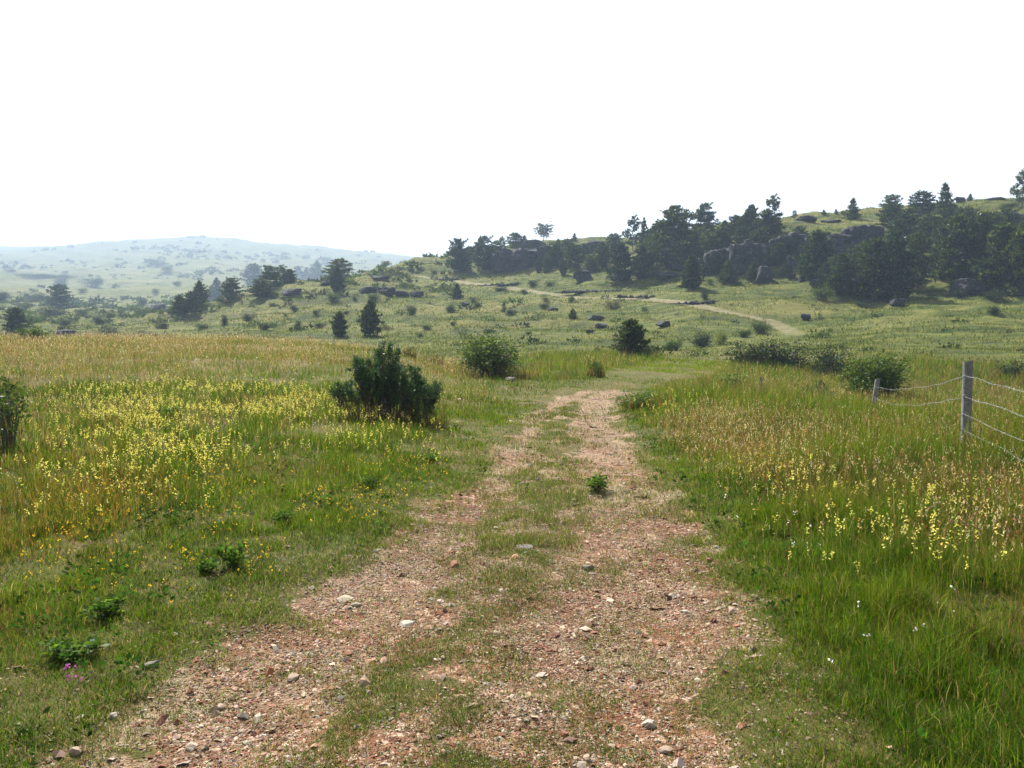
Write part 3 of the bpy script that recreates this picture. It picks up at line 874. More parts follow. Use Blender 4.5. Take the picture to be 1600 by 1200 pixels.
many([
    ('round', 716, 424, 49, 33, 'leftmost tall pine where the wooded bank meets the bare skyline'),
    ('column', 721, 424, 28, 24, 'short dense pine in front of the leftmost tall pine on the wooded bank'),
    ('round', 735, 405, 20, 17, 'small pale round tree between the two leftmost tall pines'),
    ('round', 756, 420, 49, 33, 'second tall pine from the left end of the wooded bank'),
    ('sparse', 784, 396, 26, 14, 'pointed pine top rising behind the first big boulder of the bank'),
    ('round', 806, 390, 26, 26, 'leafy pine crown on top of the dark rock mass'),
    ('cone', 820, 388, 20, 16, 'little pine beside the leafy crown on the dark rock mass'),
    ('tuft', 849, 378, 27, 22, 'lone pine with lollipop crown and bare trunk on the skyline'),
    ('cone', 872, 388, 14, 14, 'low pine right of the lollipop shaped one'),
    ('cone', 898, 378, 14, 10, 'tiny pine spike on the skyline over the wooded bank'),
    ('column', 842, 426, 24, 11, 'slim young pine in front of the bank, left one of a close pair'),
    ('column', 854, 426, 24, 13, 'slim young pine in front of the bank, right one of a close pair'),
    ('round', 868, 420, 38, 30, 'shaded round pine in the hollow of the wooded bank'),
    ('round', 896, 420, 38, 30, 'shaded round pine at the right side of the hollow of the bank'),
    ('column', 880, 431, 27, 11, 'narrow young pine right of the close pair, lower on the grass'),
    ('broad', 942, 420, 40, 32, 'dark spreading pine left of the big pine with a long shadow'),
    ('broad', 970, 440, 58, 40, 'big dense dark pine standing forward with a long shadow down to the road'),
    ('sparse', 990, 392, 53, 26, 'tall loose pine breaking the skyline above the big dense one'),
    ('cone', 1006, 388, 47, 18, 'slender pine close to the right of a tall loose one on the skyline'),
    ('column', 1003, 436, 52, 30, 'upright pine right of the big dense one, at the foot of the bank'),
    ('round', 1021, 432, 52, 27, 'bushy pine beside the upright one at the foot of the bank'),
    ('broad', 1052, 398, 74, 62, 'biggest spreading pine on the wooded bank, crown high on the skyline'),
    ('sparse', 1071, 388, 60, 36, 'ragged pine leaning out of the right side of the biggest crown'),
    ('round', 1032, 405, 58, 34, 'pine filling the left flank of the biggest crown'),
    ('column', 1045, 413, 33, 18, 'small dark pine below the biggest crown'),
    ('broad', 1080, 452, 52, 34, 'dark wide pine just above the dirt road below pale rocks'),
    ('round', 1101, 366, 46, 30, 'pine with domed crown alone on the skyline right of the biggest crown'),
    ('round', 1087, 408, 44, 30, 'mid green pine under the domed crown'),
    ('round', 1107, 412, 46, 32, 'greenish pine leaning on the left end of the long cliff'),
    ('sparse', 1120, 354, 12, 11, 'tiny see-through tree on the skyline at the left end of the cliff'),
    ('round', 1150, 362, 25, 26, 'low round pine on top of the cliff'),
    ('cone', 1133, 364, 19, 22, 'short wide pine on the cliff top right of the tiny see-through tree'),
    ('column', 1173, 362, 40, 26, 'dark pine with blunt top on the cliff edge'),
    ('broad', 1198, 368, 38, 44, 'wide dark pine crown on the cliff edge in front of the tall open one'),
    ('sparse', 1207, 362, 55, 29, 'tallest open pine on the cliff with trunk showing against the sky'),
    ('cone', 1138, 443, 37, 29, 'small perfect cone pine on the grass in front of the cliff'),
    ('cone', 1176, 438, 29, 21, 'little pine pressed against the left side of a square boulder'),
    ('sparse', 1241, 343, 14, 10, 'small thin tree on the bare skyline right of the tallest open pine'),
    ('cone', 1287, 336, 8, 8, 'tiny dark fir on the skyline, left of two smaller ones'),
    ('cone', 1306, 335, 8, 6, 'tiny tree on the skyline, middle of three'),
    ('cone', 1316, 335, 6, 6, 'tiny tree on the skyline, right of three'),
    ('cone', 1333, 343, 33, 22, 'conical pine alone on the bare skyline of the right hill'),
    ('round', 1118, 428, 32, 24, 'small dark pine before the left end of the long cliff, lower than its neighbours'),
    ('column', 1152, 428, 30, 15, 'slim young pine standing against the cliff just right of the perfect cone pine'),
    ('round', 1214, 416, 36, 28, 'shaded bushy pine against the clean cliff face above the square boulder'),
    ('cone', 1225, 432, 20, 16, 'tiny cone pine between the square boulder and the upright one'),
    ('round', 1062, 420, 40, 34, 'dark round pine on the bare rocks below the biggest crown'),
    ('broad', 1128, 402, 46, 36, 'dark pine rooted on the cliff rim right of the greenish one'),
    ('round', 1160, 390, 36, 30, 'bushy pine growing out of the middle of the cliff'),
    ('round', 1186, 404, 44, 34, 'dark pine hanging before the cliff under the wide crown'),
    ('column', 1018, 402, 44, 22, 'narrow pine behind the bushy one at the foot of the bank'),
    ('round', 960, 396, 30, 28, 'dark pine crown behind the big dense one'),
    ('round', 1248, 392, 34, 30, 'olive pine between the clean cliff face and the large dark pine'),
    ('round', 1340, 436, 52, 40, 'olive pine behind the wide one left of the biggest clump'),
    ('broad', 1470, 424, 70, 46, 'shaded pine between the biggest clump and the right edge thicket'),
    ('round', 1420, 368, 40, 34, 'dark pine high behind the biggest clump, under the skyline'),
    ('round', 1480, 364, 38, 36, 'olive pine under the classic fir shape'),
    ('round', 1572, 372, 44, 40, 'round pine high at the right edge under the loose skyline pine'),
    ('round', 886, 398, 24, 24, 'small round pine on the rock band left of the gap in the bank'),
    ('round', 914, 408, 26, 26, 'dark low pine in the gap of the bank right of the hollow'),
    ('round', 924, 424, 24, 22, 'small bushy pine beside the jagged boulder of the bank'),
    ('round', 776, 408, 30, 28, 'dark pine between the rounded boulder and the dark rock mass'),
    ('column', 828, 412, 30, 18, 'upright dark pine at the right end of the dark rock mass'),
], 'pine_tree', 'pine tree', 'pines on the wooded bank')
many([
    ('round', 1394, 332, 27, 28, 'round pine on the skyline left of the taller pair on the right hill'),
    ('round', 1392, 354, 34, 34, 'dark bushy pine just below the round skyline pine'),
    ('round', 1442, 336, 36, 36, 'dark domed pine on the skyline left of the classic fir shape'),
    ('cone', 1475, 336, 49, 28, 'classic fir shaped tree with layered branches on the skyline of the right hill'),
    ('cone', 1516, 314, 11, 9, 'tiny pine on the skyline right of the classic fir shape'),
    ('sparse', 1597, 324, 55, 30, 'loose pine cut by the right edge of the photo on the skyline'),
    ('broad', 1275, 437, 75, 56, 'large dark pine standing before the right end of the long cliff'),
    ('round', 1290, 452, 40, 26, 'smaller pine tucked under the right of the large dark one'),
    ('broad', 1316, 462, 64, 52, 'wide olive pine between the cliff pine and the biggest clump'),
    ('broad', 1367, 466, 92, 62, 'tall dark pine on the left half of the biggest clump on the right hill'),
    ('broad', 1398, 466, 102, 62, 'tallest pine in the middle of the biggest clump on the right hill'),
    ('round', 1428, 452, 86, 44, 'dark pine with a rounded head at the right of the biggest clump'),
    ('round', 1402, 400, 54, 36, 'pine half hidden behind the biggest clump'),
    ('round', 1352, 452, 62, 38, 'shaded pine at the left foot of the biggest clump'),
    ('round', 1452, 380, 44, 36, 'olive pine high on the slope behind a dark domed pine'),
    ('broad', 1492, 436, 98, 68, 'broad pine on the left side of the right edge thicket'),
    ('broad', 1530, 440, 104, 66, 'tall olive pine in the centre of the right edge thicket'),
    ('round', 1508, 372, 46, 44, 'pine at the upper back of the right edge thicket'),
    ('round', 1545, 384, 50, 44, 'rounded pine above the shaded rocks of the right edge thicket'),
    ('broad', 1565, 456, 104, 70, 'dark pine in the shade of the right edge thicket'),
    ('broad', 1596, 462, 112, 66, 'darkest pine at the right edge of the photo'),
], 'pine_tree', 'pine tree', 'pines on the right hill')

# ------------------------------------------------------------------ rocks and cliffs
many([
    ('cliff', 1128, 424, 37, 50, 'left part of the long dark limestone cliff, half hidden by trees'),
    ('cliff', 1174, 421, 47, 60, 'middle part of the long dark limestone cliff under the dark pines'),
    ('cliff', 1236, 406, 42, 66, 'right part of the long limestone cliff with clean upright face'),
    ('cliff', 1290, 398, 34, 60, 'far right stretch of the long limestone cliff behind the large pine'),
    ('cliff', 1347, 379, 28, 54, 'low split limestone ledge beside the conical skyline pine'),
    ('slab', 1324, 399, 16, 44, 'low rock shelf under the split limestone ledge'),
    ('cliff', 1455, 362, 24, 60, 'grey rock wall showing between the trees of the right hill'),
    ('cliff', 1582, 360, 26, 56, 'grey rock wall high at the right edge of the photo'),
    ('cliff', 802, 424, 38, 60, 'dark rock mass topped by a leafy pine crown'),
    ('slab', 834, 394, 20, 40, 'smooth rock hump under the lollipop shaped pine'),
    ('slab', 858, 420, 36, 38, 'shaded rock face in the hollow of the wooded bank'),
    ('slab', 930, 392, 16, 40, 'rock band on the skyline right of the tiny pine spike'),
    ('slab', 1060, 418, 30, 54, 'bare rocks below the biggest spreading pine'),
], 'cliff', 'cliff', 'limestone cliffs on the hill', rot=0.06, deep=0.45)
many([
    ('rock', 766, 420, 26, 30, 'rounded boulder at the left of the dark rock mass'),
    ('rock', 909, 441, 19, 31, 'jagged boulder on the grass in the middle of the bank'),
    ('slab', 1046, 437, 12, 40, 'tilted pale rock slab on the grass slope, lower one'),
    ('slab', 1062, 424, 12, 36, 'tilted pale rock slab on the grass slope, upper one'),
    ('rock', 1097, 431, 28, 20, 'dark boulder behind the wide pine above the road'),
    ('rock', 1197, 442, 27, 29, 'square free standing boulder with sharp shadow in front of the cliff'),
    ('rock', 1238, 425, 26, 19, 'upright boulder at the foot of the large dark pine'),
    ('rock', 1237, 436, 9, 15, 'flat small rock in the grass right of the square boulder'),
    ('rock', 1253, 441, 9, 11, 'small dark rock left of the large pine foot'),
    ('rock', 1272, 450, 13, 14, 'pale rock at the foot of the large dark pine'),
    ('rock', 1405, 480, 14, 28, 'pale rounded boulder alone on the grass below the biggest clump'),
    ('rock', 1514, 462, 27, 52, 'large dark bluish boulder at the foot of the right edge thicket'),
    ('rock', 1447, 432, 18, 38, 'dark boulder in the gap between clump and thicket'),
    ('slab', 1262, 347, 11, 32, 'rock outcrop on the bare skyline left of three tiny trees'),
    ('slab', 1300, 348, 5, 30, 'row of low stones on the grassy top of the right hill'),
    ('rock', 1502, 317, 10, 17, 'dark rock on the skyline right of the classic fir shape'),
    ('slab', 1560, 313, 5, 26, 'thin rock edge on the skyline near the right edge'),
    ('slab', 455, 462, 11, 38, 'low dark outcrop below the thick clump of the left ridge'),
    ('slab', 575, 458, 11, 33, 'dark outcrop left end of the broken rock line on the left slope'),
    ('slab', 603, 460, 12, 32, 'dark outcrop in the middle of the broken rock line on the left slope'),
    ('slab', 627, 464, 10, 24, 'dark outcrop right end of the broken rock line on the left slope'),
    ('slab', 651, 464, 9, 22, 'short dark outcrop beside a thin sapling on the left slope'),
    ('slab', 515, 446, 8, 34, 'flat grey rocks below the crest of the left ridge'),
    ('slab', 592, 437, 6, 34, 'thin flat rocks near the top of the left ridge'),
    ('rock', 932, 501, 9, 28, 'pair-like lumpy rock in the grass left of the mid slope pine'),
    ('rock', 940, 513, 8, 20, 'brown rock just under the lumpy one on the mid slope'),
    ('rock', 922, 521, 6, 14, 'lowest small rock of three on the mid slope'),
    ('rock', 1038, 511, 10, 24, 'dark rock with a white chip on the open slope below the road'),
    ('slab', 864, 485, 4, 19, 'flat thin rock on the open slope'),
    ('rock', 726, 479, 7, 12, 'small dark rock right of the neat cone shaped tree'),
    ('rock', 1260, 501, 11, 17, 'grey rock beside the road bend'),
    ('slab', 245, 484, 9, 30, 'dark rock shelf in the left valley'),
    ('slab', 100, 525, 10, 36, 'bluish rock bank just behind the meadow crest at left'),
], 'boulder', 'boulder', 'boulders and outcrops on the slopes')
many([
    ('ledge', 805, 445, 5, 110, 'broken stone bank along the upper side of the dirt road, left stretch', ),
    ('ledge', 935, 456, 5, 120, 'broken stone bank along the upper side of the dirt road, second stretch'),
    ('ledge', 1022, 464, 5, 110, 'broken stone bank along the upper side of the dirt road, third stretch'),
    ('ledge', 1110, 474, 6, 110, 'broken stone bank along the upper side of the dirt road, right stretch'),
    ('ledge', 700, 438, 5, 60, 'low stone edge under the dirt road near the skyline'),
], 'rock_ledge', 'rock ledge', 'stone banks along the road', rot=-0.15, deep=0.16)

# ------------------------------------------------------------------ shrubs on the slopes
many([
    ('dark', 411, 517, 16, 22, 'round dark shrub at the left foot of the slope behind the crest'),
    ('dark', 465, 513, 15, 13, 'upright dark shrub right of a round one low on the left slope'),
    ('dark', 502, 512, 10, 23, 'flat dark shrub left of the egg shaped conifer'),
    ('dark', 461, 486, 11, 19, 'small shrub in the middle of the left slope'),
    ('dark', 495, 492, 9, 11, 'little round shrub left of the column shaped conifer'),
    ('dark', 540, 491, 7, 14, 'low shrub over the egg shaped conifer'),
    ('dark', 390, 501, 14, 22, 'dark shrub under the shade of the left ridge pines'),
    ('bush', 447, 495, 6, 8, 'tiny round shrub right of the shaded dark one'),
    ('bush', 585, 473, 18, 23, 'leafy shrub just over the tall column shaped conifer'),
    ('bush', 522, 473, 17, 28, 'leafy shrub below the narrow dark ridge pine'),
    ('dark', 555, 470, 8, 10, 'small dark shrub between two leafy shrubs on the left slope'),
    ('dark', 642, 492, 18, 21, 'rounded leaning shrub alone in the middle of the slope'),
    ('open', 668, 465, 17, 11, 'thin upright sapling at the right of the rock line'),
    ('dark', 606, 470, 6, 10, 'tiny shrub under the rock line'),
    ('dark', 705, 487, 13, 21, 'dark shrub below the neat cone shaped tree'),
    ('dark', 745, 480, 8, 20, 'low dark shrub right of a small rock under the cone shaped tree'),
    ('bush', 740, 470, 7, 14, 'green low shrub right beside the neat cone shaped tree'),
    ('dark', 709, 509, 9, 12, 'small shrub on the mid slope over a pale sapling'),
    ('dark', 667, 515, 9, 18, 'low wide shrub left of the pale tall sapling'),
    ('dark', 655, 528, 9, 13, 'little shrub low on the slope right of the tall conifer'),
    ('open', 722, 528, 24, 22, 'pale loose sapling low on the slope behind the leafy bush'),
    ('dark', 760, 521, 9, 18, 'dark low shrub above the leafy bush on the meadow edge'),
    ('brown', 602, 514, 8, 20, 'brownish low shrub beside the tall conifer'),
    ('dark', 677, 428, 8, 13, 'small shrub by the upper end of the dirt road'),
    ('bush', 637, 437, 9, 8, 'tiny sapling left of the upper end of the dirt road'),
    ('bush', 641, 425, 7, 7, 'tiny shrub on the skyline at the upper road end'),
    ('dark', 820, 460, 10, 15, 'round shrub just under the dirt road'),
    ('dark', 785, 454, 7, 32, 'flat long dark shrub under the dirt road'),
    ('dark', 799, 492, 11, 22, 'dark shrub beside the reddish dying sapling'),
    ('dark', 852, 481, 9, 20, 'low dark shrub with a rock on its right'),
    ('bush', 892, 474, 13, 13, 'round green shrub below the road centre'),
    ('bush', 851, 470, 7, 16, 'pale green low shrub left of the round green one'),
    ('dark', 825, 523, 6, 14, 'tiny dark shrub over the right part of the leafy bush'),
    ('brown', 959, 482, 14, 34, 'wide dark brown shrub alone under the road'),
    ('bush', 1008, 489, 12, 15, 'blue green shrub on the open slope right of the brown one'),
    ('bush', 860, 447, 10, 22, 'shrub against the stone bank above the road'),
    ('dark', 835, 447, 12, 24, 'dark shrub on the stone bank above the road'),
    ('dark', 1102, 468, 18, 16, 'small dark shrub at the roadside below the wide pine'),
    ('bush', 1110, 445, 11, 14, 'little bush between the wide pine and the cone pine'),
    ('spiky', 934, 555, 15, 21, 'small spiky shrub left of the bushy young pine'),
    ('open', 1278, 500, 26, 13, 'slim pale sapling right of the road bend'),
    ('bush', 1298, 519, 8, 13, 'little dark shrub right of the road bend'),
    ('dark', 1553, 491, 14, 24, 'compact dark shrub alone on the right grass slope'),
    ('bush', 1346, 480, 8, 18, 'spiky green tuft shrub below the wide olive pine'),
    ('bush', 1284, 468, 26, 40, 'leafy shrub at the foot of the large dark pine'),
    ('dark', 1500, 465, 14, 26, 'shrub beside the large bluish boulder'),
    ('dark', 1555, 470, 20, 44, 'shrub at the shaded foot of the right edge thicket'),
    ('dark', 1576, 325, 9, 30, 'flat dark shrub on the grassy hill top near the right edge'),
    ('dark', 1220, 402, 12, 18, 'shrub at the foot of the clean cliff face'),
    ('bush', 1148, 420, 16, 22, 'ivy green shrub in front of the cliff middle'),
], 'shrub', 'shrub', 'shrubs scattered over the hillside')
many([
    ('dark', 82, 494, 19, 38, 'large dark dome shrub in the left valley'),
    ('dark', 37, 482, 14, 32, 'dark wide shrub left of the large dome shrub in the valley'),
    ('dark', 3, 473, 22, 22, 'dark shrub at the left edge of the photo in the valley'),
    ('dark', 55, 469, 14, 42, 'bluish shrub row behind the valley dome shrub'),
    ('dark', 95, 446, 15, 24, 'hazy shrub over the valley tree'),
    ('green', 50, 532, 24, 56, 'bright green bush behind the meadow crest at left'),
    ('dark', 172, 529, 20, 42, 'wide dark shrub right behind the meadow crest'),
    ('dark', 222, 529, 15, 18, 'round shrub behind the crest, left of a smaller one'),
    ('dark', 241, 529, 10, 17, 'small shrub behind the crest, right of a larger round one'),
    ('dark', 155, 506, 15, 24, 'dark shrub in the valley left of two joined ones'),
    ('bush', 172, 497, 13, 18, 'mid green shrub in the valley, first of two joined ones'),
    ('bush', 189, 492, 10, 15, 'mid green shrub in the valley, second of two joined ones'),
    ('bush', 222, 493, 13, 26, 'wide pale shrub in the centre of the valley'),
    ('bush', 268, 493, 12, 17, 'shrub left of the lowest ridge pine'),
    ('dark', 252, 512, 11, 28, 'dark low shrub in the shade of the lowest ridge pines'),
    ('dark', 350, 508, 19, 15, 'spiky dark shrub in the open right of the valley'),
    ('bush', 317, 514, 11, 25, 'low green shrub under the lowest ridge pines'),
    ('dark', 222, 477, 13, 16, 'dark shrub with a leafless top in the valley'),
    ('bush', 130, 493, 11, 23, 'wide shrub right of the valley dome shrub'),
    ('dark', 102, 507, 9, 26, 'flat dark shrub below the valley dome shrub'),
    ('bush', 131, 457, 9, 18, 'small hazy shrub half way up the valley'),
    ('bush', 145, 448, 16, 36, 'hazy shrub clump half way up the far slope'),
    ('bush', 245, 414, 11, 24, 'hazy shrub high on the distant hill'),
    ('bush', 262, 425, 11, 26, 'hazy shrub just under the high one on the distant hill'),
    ('bush', 278, 448, 12, 16, 'hazy round shrub left of the ridge pines'),
    ('bush', 243, 461, 12, 16, 'hazy shrub in the middle of the far slope'),
    ('dark', 15, 425, 5, 20, 'small dark shrub on the pale far pasture at left edge'),
    ('dark', 103, 427, 4, 14, 'tiny dark shrub on the pale far pasture'),
    ('dark', 75, 434, 6, 90, 'long dark hedge line across the pale far pasture'),
], 'shrub', 'shrub', 'shrubs in the left valley')
place('round', 92, 481, 36, 32, 'pointed dark tree in the left valley behind the dome shrub', 'pine_tree', 'pine tree')
place('broad', 26, 519, 38, 36, 'dark tree behind the bright green bush at the left edge', 'pine_tree', 'pine tree')

# ------------------------------------------------------------------ bushes by the track
place('green', 1052, 548, 21, 38, 'leafy green bush right of the bushy young pine', 'leafy_bush', 'bush', dmax=90)
place('dark', 1098, 543, 27, 40, 'dark round bush right of a leafy green one behind the track', 'leafy_bush', 'bush', dmax=90)
place('yellow', 1126, 538, 22, 34, 'yellow green flowering bush beside the dark round one', 'leafy_bush', 'bush', dmax=90)
place('green', 1163, 527, 15, 24, 'small bright bush by the road bend, left of a larger one', 'leafy_bush', 'bush', dmax=90)
place('bush', 1189, 522, 26, 36, 'mid green bush leaning beside the road bend', 'leafy_bush', 'bush', dmax=90)
place('dark', 1182, 574, 46, 84, 'left half of the big black green bramble thicket', 'bramble_thicket', 'bush', 'bramble thickets', dmax=48)
place('dark', 1232, 578, 44, 92, 'right half of the big black green bramble thicket', 'bramble_thicket', 'bush', 'bramble thickets', dmax=48)
place('dark', 1298, 588, 52, 74, 'feathery dark bush between the bramble thicket and the leafy one', 'leafy_bush', 'bush', dmax=48)
OW = []


def own_bush(u, v, top, half, label, protos, cat='bush', name='leafy_bush', rmax=40, z_off=0.0):
    """a bush of its own: foot pixel, top row and half width in pixels"""
    x, y, t = ground_at(u, v, 2.0, rmax)
    e = link(name, None, None, (x, y, float(H(x, y)) + z_off))
    s = 2 * half * t / F
    e.scale = (s, s, (v - top) * t / F)
    link('stems', protos[0], e); link('foliage', protos[1], e)
    OW.append((x, y, s / 2))
    LABELS.add(label)
    return tag(e, label, cat)


own_bush(1380, 628, 556, 58, 'rounded bright leafy bush right behind the far wooden fence post', bush_proto(231, 60, 9000, .045, (.030, .056, .014), (.060, .100, .022), .3, lump=9))
own_bush(770, 590, 524, 60, 'leafy bush with pale green top at the left meadow edge behind the juniper', bush_proto(232, 60, 8000, .048, (.050, .075, .024), (.13, .165, .05), .42, lump=9))
own_bush(931, 590, 562, 13, 'small loose sapling at the meadow edge left of the track bend', bush_proto(233, 10, 320, .12, (.05, .08, .025), open_=.6), name='sapling')
own_bush(640, 560, 541, 9, 'thin sapling behind the juniper on the meadow crest', bush_proto(234, 8, 160, .12, (.07, .10, .03), open_=.8), name='sapling')
own_bush(678, 562, 544, 14, 'low twiggy sapling between the juniper and the leafy bush', bush_proto(235, 10, 220, .12, (.06, .09, .03), open_=.8), name='sapling')
own_bush(1140, 612, 575, 40, 'low rose bush on the grass bank right of the track', bush_proto(236, 26, 900, .07, (.06, .10, .03), (.11, .15, .04), .4, open_=.3), rmax=26)
own_bush(1000, 640, 610, 44, 'dense green herb clump where the right bank meets the track', bush_proto(237, 40, 1500, .06, (.075, .125, .016), (.13, .18, .02), .5, open_=.4, lump=9), rmax=22)
own_bush(10, 706, 583, 84, 'wild rose with loose arching stems at the left edge of the meadow', bush_proto(248, 30, 900, .052, (.035, .060, .018), (.075, .11, .03), .35, open_=.7, lump=8), name='rose_bush', rmax=14)
own_bush(1580, 592, 562, 26, 'dark hollow shrub in the dip at the right edge', bush_proto(239, 26, 1500, .06, (.025, .035, .018)), name='shrub', rmax=60)


def juniper(u, v, ends, label, seed, size, rmax):
    x, y, t = ground_at(u, v, 2.0, rmax)
    k = t / F
    E = [((px - u) * k * .95, dy, (v - pv) * k * .96) for px, pv, dy in ends]
    a, b = juniper_proto(seed, E, 520, .044, size)
    e = link('juniper_bush', None, None, (x, y, float(H(x, y))))
    link('stems', a, e); link('foliage', b, e)
    OW.append((x, y, 75 * k))
    LABELS.add(label)
    tag(e, label, 'juniper')


J = []
_g = random.Random(5)
for px, pv in [(586, 541), (598, 537), (611, 537), (622, 548), (604, 543), (592, 549), (556, 561), (562, 558), (570, 557), (578, 560), (556, 570), (565, 566),
               (600, 556), (616, 556), (626, 562), (627, 572), (612, 566), (586, 562), (640, 577), (648, 577), (655, 583), (651, 590), (661, 592), (670, 598), (680, 600), (683, 612),
               (679, 624), (668, 608), (655, 606), (642, 592), (632, 588), (546, 600), (530, 604), (520, 602), (552, 606), (560, 586), (574, 578), (590, 576),
               (606, 578), (618, 582), (666, 632), (677, 640), (655, 640), (600, 606), (580, 606), (620, 606), (640, 620), (610, 568), (595, 570), (570, 570), (684, 606), (650, 582)]:
    for q in range(2):
        J.append((px + _g.uniform(-5, 5), pv + _g.uniform(-1, 9) * q, _g.uniform(-.42, .42)))
juniper(610, 655, J, 'big dark green juniper bush with feathery shoots among yellow flowers', 41, 1.0, 22)
J2 = [(1256, 604, 0), (1262, 600, .1), (1250, 610, -.1), (1280, 588, 0), (1278, 596, .15), (1286, 600, -.1), (1292, 606, .1), (1300, 612, 0), (1270, 612, -.1), (1282, 612, .1), (1245, 614, 0), (1296, 618, .1)]
juniper(1276, 634, J2 + [(a + 3, b + 5, -c) for a, b, c in J2], 'small spiky juniper in the tall grass left of the far fence post', 42, 0.75, 30)

# ------------------------------------------------------------------ fence
fence = link('barbed_wire_fence', None)
tag(fence, 'barbed wire fence with grey weathered wooden posts on the right of the track', 'fence')


def post_at(u_top, v_top, d, wid, u_bot=None, v_bot=None):
    a, dy, dz = ray(u_top, v_top); t = d / dy
    top = np.array([t * a, d, EYE + t * dz])
    a2, dy2, _ = ray(u_bot or u_top, v_bot or v_top); t2 = d / dy2
    bx = t2 * a2
    zb = float(H(bx, d)) - 0.25
    bot = np.array([bx, d, zb])
    if v_bot:   # continue the lean seen in the photo down into the ground
        zs = EYE + t2 * ray(u_bot, v_bot)[2]
        bot[0] = top[0] + (bx - top[0]) * (top[2] - zb) / max(.1, top[2] - zs)
    return top, bot, wid


POSTS = [post_at(1512.5, 565, 9.6, .104, 1508, 700), post_at(1371.5, 592, 18.0, .108, 1364, 640), post_at(1188.5, 589, 24.0, .085, 1188, 612)]
p0 = np.array([2.75, 0.9, 1.27]); POSTS.insert(0, (p0, np.array([2.75, .9, float(H(2.75, .9)) - .25]), .12))


def post_mesh(top, bot, wid, seed):
    g = np.random.default_rng(seed)
    n, m = 14, 26
    s = np.linspace(0, 1, m)
    ang = np.arange(n) * 2 * np.pi / n
    sq = 1 / np.maximum(np.abs(np.cos(ang)), np.abs(np.sin(ang)))
    rr = wid / 2 * (.5 + .5 * np.minimum(sq, 1.22))
    V = []
    for i, t in enumerate(s):
        c = bot + (top - bot) * t
        w1 = rr * (1 + .05 * vnoise(ang * 2, np.full(n, t * 6), seed=seed)) * (1.04 - .08 * t) - .003 * (np.arange(n) % 3 == 0)
        zz = c[2] + (0.012 * np.cos(ang + 1) if i == m - 1 else 0)
        V.append(np.stack([c[0] + w1 * np.cos(ang), c[1] + w1 * np.sin(ang), np.full(n, 1.0) * zz], 1))
    V = np.vstack(V + [top[None] + [[0, 0, .006]]])
    i, j = np.meshgrid(np.arange(m - 1), np.arange(n), indexing='ij')
    a = (i * n + j).ravel(); b = (i * n + (j + 1) % n).ravel()
    Fq = np.stack([a, b, b + n, a + n], 1)
    k = (m - 1) * n + np.arange(n)
    cap = np.stack([k, (m - 1) * n + (np.arange(n) + 1) % n, np.full(n, len(V) - 1)], 1)
    return mesh_np('fence_post', V, [Fq, cap], M_WOOD)


for i, (tp, bt, wd) in enumerate(POSTS): link('post', post_mesh(tp, bt, wd, 70 + i), fence)


def strand(p, q, sag, rad, seed):
    g = np.random.default_rng(seed)
    L = np.linalg.norm(q - p); n = int(L / .06)
    s = np.linspace(0, 1, n)
    C = p + (q - p) * s[:, None]
    C[:, 2] -= sag * 4 * s * (1 - s)
    C[:, 2] += .012 * vnoise(s * L * 2, s * 0, seed=seed)
    tw = s * L * 2 * np.pi / .09
    A = np.stack([np.cos(tw) * .0012, np.sin(tw) * 0, np.sin(tw) * .0012], 1)
    parts = [tube(C + A, np.full(n, rad), 4), tube(C - A, np.full(n, rad), 4)]
    for b in np.arange(.07, L, .13):
        c = np.array([np.interp(b / L, s, C[:, k]) for k in range(3)])
        for _ in range(2):
            d = g.normal(size=3); d /= np.linalg.norm(d)
            parts.append(tube(np.array([c - d * .016, c, c + d * .016]), [.0012, rad, .0012], 3))
    return join(parts)


def wire_pt(post, h_below):
    tp, bt, wd = post
    k = h_below / (tp[2] - bt[2])
    c = tp + (bt - tp) * k
    return c + np.array([-wd * .42, -wd * .42, 0])


for k, hb in enumerate((0.17, 0.40, 0.62, 0.80)):
    for a, b, sag in ((0, 1, .03), (1, 2, 10 * .01 + .04 * k))[:2 if k < 2 else 1]:
        V, Fq = strand(wire_pt(POSTS[a], hb), wire_pt(POSTS[b], hb), sag, .0009, 300 + k * 7 + a)
        link('wire', mesh_np('wire', V, Fq, M_WIRE, smooth_on=True), fence)
for a in (1, 2):     # wire tied round the post, catching the light
    for hb in (0.17, 0.40, 0.62, 0.80):
        tp, bt, wd = POSTS[a]
        c = tp + (bt - tp) * hb / (tp[2] - bt[2])
        ang = np.linspace(0, 2 * np.pi, 15)
        ring = c + np.stack([np.cos(ang) * wd * .56, np.sin(ang) * wd * .56, .012 * np.sin(ang * 2)], 1)
        V, Fq = tube(ring, np.full(15, .0018), 4)
        link('wire_tie', mesh_np('wire_tie', V, Fq, M_WIRE, smooth_on=True), fence)

